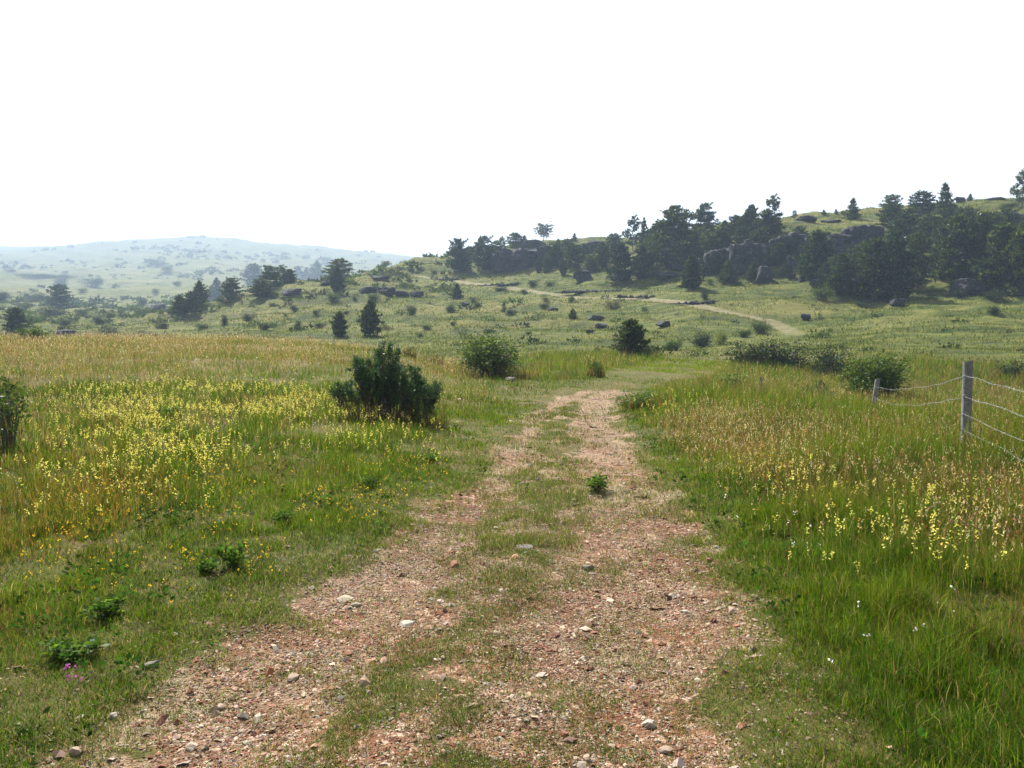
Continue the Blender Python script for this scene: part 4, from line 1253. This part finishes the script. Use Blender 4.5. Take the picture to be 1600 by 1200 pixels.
# ------------------------------------------------------------------ single stones and weeds on the track
STONES = [rock_proto(400 + i, 26, 18, .72, 18, .09, mat=M_STONE, tint=c) for i, c in enumerate(
    [(.33, .28, .21), (.31, .23, .17), (.22, .10, .06), (.18, .16, .13), (.36, .32, .27)])]
for k, u, v, wpx, hpx, lab in [
        (0, 540, 938, 38, 11, 'flat cream stone in the left wheel rut, back one of a touching pair'),
        (0, 556, 947, 26, 11, 'flat cream stone in the left wheel rut, front one of a touching pair'),
        (4, 636, 977, 34, 9, 'flat whitish stone between the ruts below the cream pair'),
        (2, 710, 885, 26, 13, 'dark red stone in the left rut'),
        (3, 918, 890, 24, 13, 'grey stone on the grassy middle beside the right rut'),
        (1, 457, 1062, 30, 13, 'long pinkish stone in the left rut near the viewer'),
        (1, 692, 1030, 12, 8, 'small tan stone left of the grass tuft in the middle'),
        (0, 487, 921, 14, 9, 'small cream stone at the left edge of the gravel'),
        (4, 1069, 958, 18, 8, 'small whitish stone in the right rut'),
        (4, 1014, 1136, 28, 18, 'pale angular stone in the right rut near the bottom'),
        (1, 956, 1171, 20, 12, 'round pinkish stone at the bottom of the right rut'),
        (1, 1040, 1176, 28, 14, 'wide pinkish stone at the bottom right of the rut'),
        (2, 882, 1150, 22, 14, 'red brown stone left of the right rut near the bottom'),
        (1, 917, 1188, 22, 14, 'tan wedge stone at the very bottom of the track'),
        (3, 235, 1042, 34, 16, 'brown stone half buried at the left turf edge'),
        (4, 177, 1122, 20, 12, 'white stone in red earth at the lower left'),
        (1, 345, 1108, 20, 12, 'pinkish stone in the left rut at the lower left'),
        (0, 300, 1170, 28, 14, 'cream stone by the bottom of the left rut'),
        (1, 118, 1178, 24, 18, 'tan stone at the lower left corner'),
        (3, 877, 727, 8, 5, 'small dark stone far along between the ruts'),
        (3, 840, 751, 10, 5, 'dark little stone left of the leafy weed on the track'),
        (2, 1110, 878, 16, 10, 'dark red stone at the right edge of the gravel'),
        (4, 1119, 857, 12, 7, 'whitish stone at the right edge of the gravel'),
        (4, 797, 594, 30, 9, 'white limestone lump at the foot of the leafy bush'),
        (3, 697, 634, 12, 8, 'grey stone in the turf right of the juniper, upper one'),
        (3, 691, 644, 14, 7, 'grey stone in the turf right of the juniper, lower one'),
        (4, 716, 625, 16, 5, 'flat pale stone in the turf between juniper and track'),
        (1, 757, 613, 18, 5, 'thin tan stone on the left meadow turf'),
        (3, 820, 856, 34, 6, 'flat grey cream slab between the ruts half way'),
]:
    x, y, t = ground_at(u, v, 1.5, 60)
    o = link('stone', STONES[k], None, (x, y, float(H(x, y)) - .42 * hpx * t / F))
    o.scale = (wpx * t / F * .85, wpx * t / F * .6, hpx * t / F * 1.0); o.rotation_euler = (0, 0, (u * 1.7) % 6.28)
    LABELS.add(lab); tag(o, lab, 'stone', 'loose stones on the track')

WEED = [bush_proto(501, 16, 420, .15, (.060, .110, .018), (.11, .165, .022), .35, lump=6, mat=M_HERB), bush_proto(502, 14, 320, .19, (.050, .100, .016), (.10, .155, .022), .3, lump=5, mat=M_HERB)]
for k, u, v, wpx, hpx, lab in [
        (0, 931, 768, 46, 28, 'leafy weed growing on the middle of the track'),
        (1, 365, 888, 44, 42, 'leafy green weed in the left turf, taller one'),
        (1, 325, 895, 44, 26, 'leafy green weed left of the taller one'),
        (0, 577, 760, 34, 20, 'small dark weed among orange flowers on the left'),
        (1, 110, 1030, 80, 34, 'low broad leaved weed at the lower left'),
        (0, 440, 818, 40, 24, 'low weed at the turf edge left of the track'),
        (1, 165, 965, 60, 36, 'dark weed clump in the left turf'),
        (0, 672, 722, 26, 14, 'small weed at the left verge under the juniper'),
        (1, 1192, 770, 30, 22, 'bluish leafy weed in the right verge'),
        (0, 268, 660, 40, 26, 'dark weed clump between the yellow flowers'),
]:
    x, y, t = ground_at(u, v, 1.5, 60)
    e = link('weed_plant', None, None, (x, y, float(H(x, y)) - .01))
    e.scale = (wpx * t / F, wpx * t / F, hpx * t / F * 1.1); e.rotation_euler = (0, 0, u % 6)
    link('stems', WEED[k][0], e); link('leaves', WEED[k][1], e)
    LABELS.add(lab); tag(e, lab, 'weed', 'leafy weeds by the track')

# ------------------------------------------------------------------ grass, flowers, gravel (stuff)
G = np.random.default_rng(99)
HALF = math.radians(54)


def scatter(n, r0, r1, power, th0=-HALF, th1=HALF):
    """points in a fan; power -1 means equal numbers per doubling of distance"""
    u = G.random(n)
    if abs(power) < 1e-6: r = r0 + (r1 - r0) * u
    elif power == -1: r = r0 * (r1 / r0) ** u
    else:
        p = power + 1
        r = (r0 ** p + (r1 ** p - r0 ** p) * u) ** (1 / p)
    th = th0 + (th1 - th0) * G.random(n)
    return r * np.sin(th), r * np.cos(th), r


def jit(n, base, var=.2, hue=.1):
    return np.clip(np.array(base)[None, :] * (1 + var * G.normal(size=(n, 1))) * (1 + hue * G.normal(size=(n, 3))), .004, .95)


def blades(x, y, z, h, wd, lean, tint, seg=2):
    n = len(x)
    a = G.random(n) * 6.283
    Ld = np.stack([np.cos(a), np.sin(a), np.zeros(n)], 1)
    f = G.random(n) * 6.283
    W = np.stack([np.cos(f), np.sin(f), np.zeros(n)], 1) * (wd / 2)[:, None]
    P = np.stack([x, y, z], 1); up = np.array([0, 0, 1.0])
    hh = h[:, None]; ll = lean[:, None]
    if seg == 2:
        mid = P + up * hh * .55 + Ld * hh * ll * .28
        tip = P + up * hh * (1 - .25 * ll ** 2) + Ld * hh * ll
        V = np.stack([P - W, P + W, mid - W * .8, mid + W * .8, tip], 1).reshape(-1, 3)
        b = np.arange(n)[:, None] * 5
        Fq = np.concatenate([b + np.array([[0, 1, 3]]), b + np.array([[0, 3, 2]]), b + np.array([[2, 3, 4]])], 1).reshape(-1, 3)
        return V, Fq, np.repeat(tint, 5, 0)
    tip = P + up * hh * (1 - .2 * ll ** 2) + Ld * hh * ll
    V = np.stack([P - W, P + W, tip], 1).reshape(-1, 3)
    return V, np.arange(n * 3).reshape(-1, 3), np.repeat(tint, 3, 0)


class Bag:
    def __init__(self): self.V, self.F, self.T, self.o = [], [], [], 0

    def add(self, V, Fq, T):
        self.V.append(V); self.F.append(Fq + self.o); self.T.append(T); self.o += len(V)

    def build(self, name, mat, label, cat):
        me = mesh_np(name, np.vstack(self.V), np.vstack(self.F), mat, np.vstack(self.T))
        return tag(link(name, me), label, cat, kind='stuff')


def zone(x, y):
    o = grid_lookup(np.minimum(outside, 20), x, y)
    g = grid_lookup(gravel, x, y)
    b = grid_lookup(brownA, x, y)
    return o, g, b


GREEN, LIME, OLIVE, STRAW, RUST = (.038, .092, .007), (.112, .160, .008), (.078, .092, .014), (.28, .220, .105), (.165, .095, .045)


def grass_tint(n, x, y, o, b, r):
    patch = fbm(x / 1.1, y / 1.1, seed=120) + .5 * fbm(x / .3, y / .3, seed=125)
    T = jit(n, GREEN, .25)
    k = G.random(n)
    kl = k < .42 + .6 * patch + .10 * smooth(x, 0, 2) * smooth(y, 3, 8)
    T[kl] = jit(int(kl.sum()), LIME, .22)
    k2 = G.random(n) < .20 + .10 * smooth(o, 0, -1)
    T[k2] = jit(int(k2.sum()), OLIVE, .22)
    blue = fbm(x / 1.9, y / 1.9, seed=127)
    kb = G.random(n) < np.clip(.9 * blue - .05, 0, .5)
    T[kb] = jit(int(kb.sum()), (.020, .052, .010), .25)
    k3 = G.random(n) < .07 + .12 * b + .10 * (1 - smooth(o, -.2, .5))
    T[k3] = jit(int(k3.sum()), STRAW, .25)
    k4 = G.random(n) < .03 + .20 * b + np.clip(.8 * fbm(x / 1.4 + 9, y / 1.4, seed=128) - .06, 0, .35) * smooth(o, .3, 1.2)
    T[k4] = jit(int(k4.sum()), RUST, .25)
    gold = (1 - smooth(x, -3.6, -2.4)) * smooth(y, 3.0, 4.5) * (1 - smooth(y, 9, 11)) * np.clip(.5 + 1.2 * fbm(x / 1.2, y / 1.2, seed=129), 0, 1)
    k5 = G.random(n) < .5 * gold
    T[k5] = jit(int(k5.sum()), (.185, .115, .026), .25)
    return T


grass = Bag()
for n, r0, r1, pw, seg, hs_ in [(560000, 1.6, 7, 0.0, 2, 1.0), (480000, 7, 18, 0.0, 2, 1.0), (440000, 18, 50, 0.2, 1, 1.0)]:
    x, y, r = scatter(n, r0, r1, pw)
    o, g, b = zone(x, y)
    o = np.where(r > 23, np.maximum(o, .35), o)
    clump = fbm(x / .22, y / .22, seed=130, oct=3) + .7 * fbm(x / .9, y / .9, seed=133, oct=3)
    inside = o < 0.0
    p = np.where(inside, np.clip(1.05 - .82 * g + 1.1 * clump, 0.10, .98), np.clip(.72 + 1.1 * clump, .06, 1))
    p *= np.where(grid_lookup(np.minimum(np.minimum(dR, dL), 20), x, y) < -.1, .6, 1)
    k = G.random(n) < p
    x, y, r, o, b, clump = (q[k] for q in (x, y, r, o, b, clump))
    n = len(x); z = H(x, y)
    right = smooth(x, .5, 2.2)
    tall = .032 + (.022 + .15 * right + .06 * smooth(r, 5, 9)) * smooth(o, .0, 1.3) + (.035 + .10 * right) * smooth(o, 1.0, 3.0)
    tall = np.where(o < 0, .025 + .02 * (r > 6), tall)
    lane = (1 - smooth(grid_lookup(np.minimum(dF, 50), x, y), .6, 1.6)) * smooth(r, 18, 24) * (r < 50)
    tall = tall * (1 - .72 * lane)
    h = tall * np.clip(.85 + 1.0 * clump + .28 * G.normal(size=n), .3, 2.4)
    wd = np.maximum(.0030, .00055 * r) * np.clip(.9 + .3 * G.normal(size=n), .5, 1.8)
    lean = np.clip(.45 + .35 * G.normal(size=n), .05, 1.3) * np.where(h < .06, 1.4, 1)
    T = grass_tint(n, x, y, o, b, r)
    ko = (o < 0) & (G.random(n) < .5); T[ko] = jit(int(ko.sum()), (.105, .102, .045), .25)
    kq = G.random(n) < lane * .8; T[kq] = jit(int(kq.sum()), (.125, .165, .012), .2)
    grass.add(*blades(x, y, z - .005, h, wd, lean, T, seg))
# short turf, dead stalks lying about, leafy rosettes
x, y, r = scatter(560000, 1.6, 10, 0.1)
o, g, b = zone(x, y)
cl = fbm(x / .13, y / .13, seed=135, oct=3)
k = (o > -1.4) & (G.random(len(x)) < np.clip(.92 + .9 * cl - .80 * g, .10, 1)) & ((o < 1.6) | (x < 0))
x, y, r, o, b, cl = (q[k] for q in (x, y, r, o, b, cl)); n = len(x)
h = (.022 + .016 * (o > 0)) * np.clip(1 + 1.1 * cl + .3 * G.normal(size=n), .4, 2.2)
T = grass_tint(n, x, y, o, b, r)
k = G.random(n) < .22; T[k] = jit(int(k.sum()), (.095, .105, .050), .2)
grass.add(*blades(x, y, H(x, y) - .003, h, np.maximum(.0034, .0007 * r), np.clip(.7 + .4 * G.normal(size=n), .1, 1.5), T, 1))
x, y, r = scatter(21000, 1.6, 12, 0)
o, g, b = zone(x, y); k = G.random(len(x)) < .25 + .5 * (np.abs(o) < .7)
x, y, r = x[k], y[k], r[k]; n = len(x)
grass.add(*blades(x, y, H(x, y) + .004, G.uniform(.012, .05, n), np.maximum(.0022, .0005 * r), G.uniform(1.5, 3.0, n), jit(n, (.40, .33, .19), .2), 2))
x, y, r = scatter(7000, 1.9, 16, -.3)
o, g, b = zone(x, y)
k = (o > -.4) & (g < .4) & (G.random(len(x)) < np.clip(.3 + 1.6 * fbm(x / .8, y / .8, seed=137), .02, 1))
x, y, r = x[k], y[k], r[k]; n = len(x); m = 12
sz = G.uniform(.018, .050, n)
a = G.random((n, m)) * 6.283
P = np.stack([x, y, H(x, y)], 1)[:, None] + np.stack([np.cos(a), np.sin(a), np.zeros_like(a)], -1) * (sz[:, None, None] * G.uniform(.1, 1.3, (n, m, 1))) + np.array([0, 0, 1]) * G.uniform(.0, .06, (n, m, 1)) * (sz / .03)[:, None, None]
N = np.stack([np.cos(a), np.sin(a), G.uniform(.1, .9, (n, m))], -1)
V, Fq = leaves(P.reshape(-1, 3), N.reshape(-1, 3), np.repeat(sz, m) * G.uniform(.6, 1.1, n * m), G, .55)
grass.add(V, np.vstack([Fq[:, [0, 1, 2]], Fq[:, [0, 2, 3]]]), np.repeat(np.repeat(jit(n, (.032, .072, .012), .25), m, 0), 4, 0))
grass.build('grass', M_GRASS, 'green and straw coloured meadow grass on both sides of the track', 'grass')

# tufts over the hillside beyond the meadow
x, y, r = scatter(480000, 44, 260, -0.4)
keep = (grid_lookup(road, x, y) < .3) & (G.random(len(x)) < np.clip(.55 + 1.3 * fbm(x / 5, y / 3.5, seed=140), .06, 1))
x, y, r = x[keep], y[keep], r[keep]
n = len(x)
T = jit(n, (.088, .103, .018), .20)
k = G.random(n); T[k < .35] = jit(int((k < .35).sum()), (.066, .084, .016), .2); T[k > .92] = jit(int((k > .92).sum()), (.19, .17, .075), .2)
tb = Bag()
tb.add(*blades(x, y, H(x, y) - .02, np.clip(.18 + .08 * G.normal(size=n), .06, .5) * np.interp(r, [45, 90], [.75, 1.1]), .0012 * r * np.clip(1 + .4 * G.normal(size=n), .4, 2), np.clip(.4 + .3 * G.normal(size=n), 0, 1.2), T, 1))
x, y, r = scatter(2600, 56, 250, 0)
k = (grid_lookup(road, x, y) < .05) & (G.random(len(x)) < np.clip(.4 + 1.6 * fbm(x / 16, y / 16, seed=142), .05, 1))
x, y, r = x[k], y[k], r[k]; n = len(x); m = 34
sz = np.clip(np.exp(.5 * G.normal(size=n)) * .36, .15, 1.3)
z = H(x, y)
D = G.normal(size=(n, m, 3)); D /= np.linalg.norm(D, axis=2)[..., None]; D[..., 2] = np.abs(D[..., 2])
P = np.stack([x, y, z], 1)[:, None] + D * sz[:, None, None] * np.array([1.7, 1.2, .75]) * G.uniform(.3, 1, (n, m, 1))
V, Fq = leaves(P.reshape(-1, 3), D.reshape(-1, 3) + .7 * G.normal(size=(n * m, 3)), np.repeat(sz, m) * .5, G, .6, tri=True)
tb.add(V, Fq, np.repeat(np.repeat(jit(n, (.030, .044, .016), .3), m, 0), 3, 0))
tb.build('hillside_grass', M_GRASS, 'tufts of dry and green grass over the hillside', 'grass')

# seed heads: rusty and pale panicles on thin stalks
sh = Bag()
for n, r0, r1, pw, th0, th1, hm in [(60000, 12, 46, 0.2, -HALF, -.03, .27), (38000, 5.6, 14, 0.3, .13, HALF, .36), (28000, 10, 40, 0, .08, HALF, .44), (5000, 6, 16, 0, -HALF, -.12, .25)]:
    x, y, r = scatter(n, r0, r1, pw, th0, th1)
    o, g, b = zone(x, y)
    k = (o > .5) & (G.random(n) < np.clip(.35 + 1.3 * fbm(x / 2.2, y / 2.2, seed=150) + .4 * b, .03, 1))
    x, y, r, o = x[k], y[k], r[k], o[k]; n = len(x)
    o = o * smooth(grid_lookup(np.minimum(dF, 50), x, y) + 20 * (r < 18), .5, 1.8)
    z = H(x, y); h = hm * np.clip(1 + .25 * G.normal(size=n), .5, 1.7) * smooth(o, 0, 1.5)
    lean = np.clip(.18 + .16 * G.normal(size=n), 0, .6)
    pale = G.random(n) < .42
    T = jit(n, np.array([.215, .155, .105]), .25); T[x > 1] *= np.array([.95, .68, .52]); T[pale] = jit(int(pale.sum()), (.48, .38, .27), .2)
    st = jit(n, (.20, .15, .06), .2)
    V, Fq, TT_ = blades(x, y, z, h, np.maximum(.0016, .00018 * r), lean, st, 2)
    sh.add(V, Fq, TT_)
    tips = V.reshape(-1, 5, 3)[:, 4]; mids = V.reshape(-1, 5, 3)[:, 2:4].mean(1)
    d = tips - mids; d /= np.linalg.norm(d, axis=1)[:, None]
    m = 4
    P = np.repeat(tips, m, 0) - np.repeat(d, m, 0) * (G.random((n * m, 1)) * .07)
    N = np.repeat(d, m, 0) + .55 * G.normal(size=(n * m, 3))
    V, Fq = leaves(P, N, np.maximum(.020, .0010 * np.repeat(r, m)) * G.uniform(.7, 1.2, n * m), G, .36, tri=True)
    sh.add(V, Fq, np.repeat(np.repeat(T, m, 0), 3, 0))

# long grass standing up into the feet of the bushes
sk = []
for bx, by, br in OW:
    m = int(500 * max(.6, br))
    a = G.random(m) * 6.283; q = br * G.uniform(.75, 1.25, m)
    sk.append(np.stack([bx + q * np.cos(a), by + q * np.sin(a) * .8 - .1 * br], 1))
sk = np.vstack(sk); x, y = sk[:, 0], sk[:, 1]; r = np.hypot(x, y); n = len(x)
o = grid_lookup(np.minimum(outside, 20), x, y); k = o > .2; x, y, r = x[k], y[k], r[k]; n = len(x)
T = jit(n, (.09, .11, .02), .25); k = G.random(n); T[k < .35] = jit(int((k < .35).sum()), (.22, .13, .06), .25)
sh.add(*blades(x, y, H(x, y), np.clip(.34 + .12 * G.normal(size=n), .12, .7), np.maximum(.004, .0006 * r), np.clip(.25 + .2 * G.normal(size=n), 0, .8), T, 2))
sh.build('seed_heads', M_GRASS, 'rusty and pale grass seed heads swaying over the meadow', 'grass')

# flowers
fl = Bag()


def pix_patch(n, u0, u1, v0, v1, seed):
    """scatter over the piece of meadow seen between these rows and columns"""
    th0, th1 = col_theta(u0), col_theta(u1)
    r0 = ground_at((u0 + u1) / 2, v1)[2] / math.cos((th0 + th1) / 2); r1 = ground_at((u0 + u1) / 2, v0)[2] / math.cos((th0 + th1) / 2)
    x, y, r = scatter(n, r0, r1, -.5, th0, th1)
    mid_t = (np.arctan2(x, y) - th0) / (th1 - th0); mid_r = (r - r0) / (r1 - r0)
    edge = np.minimum(np.minimum(mid_t, 1 - mid_t), np.minimum(mid_r, 1 - mid_r)) * 4
    k = G.random(n) < np.clip(edge, 0, 1) * np.clip(.5 + 1.7 * fbm(x / .9, y / .9, seed=seed), .04, 1)
    o = grid_lookup(np.minimum(outside, 20), x, y)
    k &= o > .25
    return x[k], y[k], r[k]


def spikes(x, y, r, hm, col, m=9, size=.0178, head=.070):
    n = len(x); z = H(x, y)
    h = hm * np.clip(1 + .2 * G.normal(size=n), .5, 1.6)
    V, Fq, T = blades(x, y, z, h, np.maximum(.003, .0004 * r), np.clip(.10 + .08 * G.normal(size=n), 0, .3), jit(n, (.11, .14, .03), .2), 2)
    fl.add(V, Fq, T)
    tips = V.reshape(-1, 5, 3)[:, 4]
    P = np.repeat(tips, m, 0) - np.array([0, 0, 1]) * (G.random((n * m, 1)) * head) + G.normal(size=(n * m, 3)) * .006
    N = G.normal(size=(n * m, 3)) + np.array([0, 0, .35])
    V, Fq = leaves(P, N, np.maximum(size, .0013 * np.repeat(r, m)) * G.uniform(.7, 1.2, n * m), G, .6)
    fl.add(V, np.vstack([Fq[:, [0, 1, 2]], Fq[:, [0, 2, 3]]]), np.repeat(np.repeat(jit(n, col, .10, .04), m, 0), 4, 0))


YEL = (.80, .70, .10)
PALE = (.78, .70, .17)
for n, u0, u1, v0, v1 in [(5200, 50, 560, 600, 750), (1300, 300, 720, 630, 750), (1000, 0, 380, 660, 830)]:
    spikes(*pix_patch(n, u0, u1, v0, v1, 160), .21, PALE)
for n, u0, u1, v0, v1 in [(620, 1160, 1600, 775, 965), (420, 1240, 1580, 800, 940), (160, 960, 1120, 620, 700)]:
    spikes(*pix_patch(n, u0, u1, v0, v1, 161), .32, PALE, m=10, size=.0185)


def dots(x, y, r, hm, col, size, m=3):
    n = len(x); z = H(x, y) + hm * G.random(n) + .01
    P = np.repeat(np.stack([x, y, z], 1), m, 0) + G.normal(size=(n * m, 3)) * size * .4
    N = G.normal(size=(n * m, 3)) + np.array([0, -.2, .5])
    V, Fq = leaves(P, N, np.maximum(size, .0011 * np.repeat(r, m)) * G.uniform(.7, 1.2, n * m), G, .8)
    fl.add(V, np.vstack([Fq[:, [0, 1, 2]], Fq[:, [0, 2, 3]]]), np.repeat(np.repeat(jit(n, col, .10, .05), m, 0), 4, 0))


ORANGE = (.78, .50, .04)
for n, u0, u1, v0, v1 in [(1100, 430, 720, 690, 840), (2600, 0, 420, 690, 950), (300, 240, 460, 830, 960), (160, 1120, 1400, 720, 860)]:
    dots(*pix_patch(n, u0, u1, v0, v1, 170), .08, ORANGE, .014)
for n, u0, u1, v0, v1 in [(2800, 1090, 1440, 655, 880), (500, 960, 1250, 620, 760)]:
    dots(*pix_patch(n, u0, u1, v0, v1, 172), .30, (.66, .46, .06), .015)
for n, u0, u1, v0, v1, c in [(110, 1180, 1560, 780, 1150, (.85, .85, .82)), (160, 60, 780, 560, 760, (.85, .83, .80)), (260, 1200, 1600, 610, 780, (.75, .62, .55)),
                             (40, 1050, 1300, 700, 900, (.85, .85, .82)), (24, 70, 130, 1060, 1110, (.42, .12, .36)), (12, 560, 600, 688, 700, (.45, .10, .20)), (60, 640, 800, 590, 660, (.8, .78, .7))]:
    dots(*pix_patch(n, u0, u1, v0, v1, 174), .20 if v0 < 1000 else .08, c, .015, 3)
fl.build('wild_flowers', M_FLOWER, 'yellow, orange and white wild flowers dotted through the meadow', 'wild flowers')

# gravel
gv = Bag()
oct_ = np.array([[1, 0, 0], [0, 1, 0], [-1, 0, 0], [0, -1, 0], [0, 0, 1], [0, 0, -1], [.7, .7, .45], [-.7, .6, .4], [-.6, -.75, .5], [.7, -.65, .42]], float)
otri = np.array([[0, 6, 4], [6, 1, 4], [1, 7, 4], [7, 2, 4], [2, 8, 4], [8, 3, 4], [3, 9, 4], [9, 0, 4], [0, 1, 6], [1, 2, 7], [2, 3, 8], [3, 0, 9]])
for n, r0, r1, pw, s0 in [(390000, 1.7, 7.5, 0.1, .0046), (145000, 7.5, 26, 0.0, .0080)]:
    x, y, r = scatter(n, r0, r1, pw)
    o, g, b = zone(x, y)
    k = G.random(n) < np.maximum(np.clip(1.1 * g - .16 + .9 * fbm(x / .25, y / .25, seed=180), 0.0, 1), np.clip(.16 + .5 * fbm(x / .4, y / .4, seed=181), 0, 1) * (1 - smooth(o, .0, 1.0)))
    x, y, r = x[k], y[k], r[k]; n = len(x)
    s = s0 * np.exp(np.clip(.42 * G.normal(size=n), -1, .9)) * (1 + 1.4 * (G.random(n) < .022))
    z = H(x, y) + s * .12
    A = oct_[None] * (1 + np.clip(.28 * G.normal(size=(n, 10, 3)), -.5, .5))
    A = A * np.stack([s * G.uniform(.8, 1.5, n), s * G.uniform(.7, 1.1, n), s * G.uniform(.35, .8, n)], 1)[:, None, :]
    a = G.random(n) * 6.283; ca, sa = np.cos(a)[:, None], np.sin(a)[:, None]
    X = A[..., 0] * ca - A[..., 1] * sa; Y = A[..., 0] * sa + A[..., 1] * ca
    Zt = A[..., 2] + (X * G.normal(size=(n, 1)) + Y * G.normal(size=(n, 1))) * .22
    V = np.stack([X + x[:, None], Y + y[:, None], Zt + z[:, None]], -1).reshape(-1, 3)
    redz = fbm(x / 1.3, y / 1.3, seed=185)
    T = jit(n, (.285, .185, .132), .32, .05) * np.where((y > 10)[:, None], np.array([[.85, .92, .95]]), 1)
    q = G.random(n)
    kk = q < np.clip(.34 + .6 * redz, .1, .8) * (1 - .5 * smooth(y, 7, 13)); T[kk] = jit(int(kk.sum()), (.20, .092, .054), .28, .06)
    kk = q > .84; T[kk] = jit(int(kk.sum()), (.42, .34, .255), .18, .04)
    kk = (q > .70) & (q < .84); T[kk] = jit(int(kk.sum()), (.27, .22, .17), .2, .04)
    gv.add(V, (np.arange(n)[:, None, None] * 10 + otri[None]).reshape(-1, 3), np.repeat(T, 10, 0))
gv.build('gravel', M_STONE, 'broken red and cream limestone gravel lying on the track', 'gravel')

# distant scrub far up the valley
sb = Bag()
n = 3600
x, y, r = scatter(n, 150, 1750, -.55, -math.radians(40), math.radians(-4))
k = (G.random(n) < np.clip(.16 + 2.0 * fbm(x / 150, y / 90, seed=190), .03, 1))
x, y, r = x[k], y[k], r[k]; n = len(x)
m = 26
sz = np.clip(np.exp(.45 * G.normal(size=n)), .4, 2.6) * np.interp(r, [150, 500, 1700], [.65, 1.5, 3.2])
z = H(x, y)
D = G.normal(size=(n, m, 3)); D /= np.linalg.norm(D, axis=2)[..., None]
D[..., 2] = np.abs(D[..., 2])
P = np.stack([x, y, z], 1)[:, None] + D * sz[:, None, None] * np.array([1.2, 1.0, .75]) * G.uniform(.45, .95, (n, m, 1))
P = P.reshape(-1, 3)
V, Fq = leaves(P, D.reshape(-1, 3) + .6 * G.normal(size=(n * m, 3)), np.repeat(sz, m) * .75, G, .7, tri=True)
sb.add(V, Fq, np.repeat(np.repeat(jit(n, (.035, .052, .02), .25), m, 0), 3, 0))
sb.build('distant_scrub', M_LEAF, 'hazy scrub scattered over the far valley and the distant hill', 'scrub')

# ------------------------------------------------------------------ haze
hv = []
zlo, zhi = float(Zg.min()) - 1.0, float(Zg.max()) + 14.0
for zc in (zlo, zhi):
    for a, b in ((-3060, -3060), (3060, -3060), (3060, 3060), (-3060, 3060)): hv.append((a, b, zc))
me = bpy.data.meshes.new('haze')
me.from_pydata(hv, [], [(0, 3, 2, 1), (4, 5, 6, 7), (0, 1, 5, 4), (1, 2, 6, 5), (2, 3, 7, 6), (3, 0, 4, 7)])
hz = NT('haze_air')
pv = hz.n('ShaderNodeVolumePrincipled')
pv.inputs['Color'].default_value = (.42, .55, .74, 1)
pv.inputs['Density'].default_value = HAZE_DENSITY
pv.inputs['Anisotropy'].default_value = 0.25
hz.l(pv.outputs[0], hz.out.inputs['Volume'])
me.materials.append(hz.m)
tag(link('haze', me), 'pale haze veiling the far hill and the slopes', 'haze', kind='stuff')
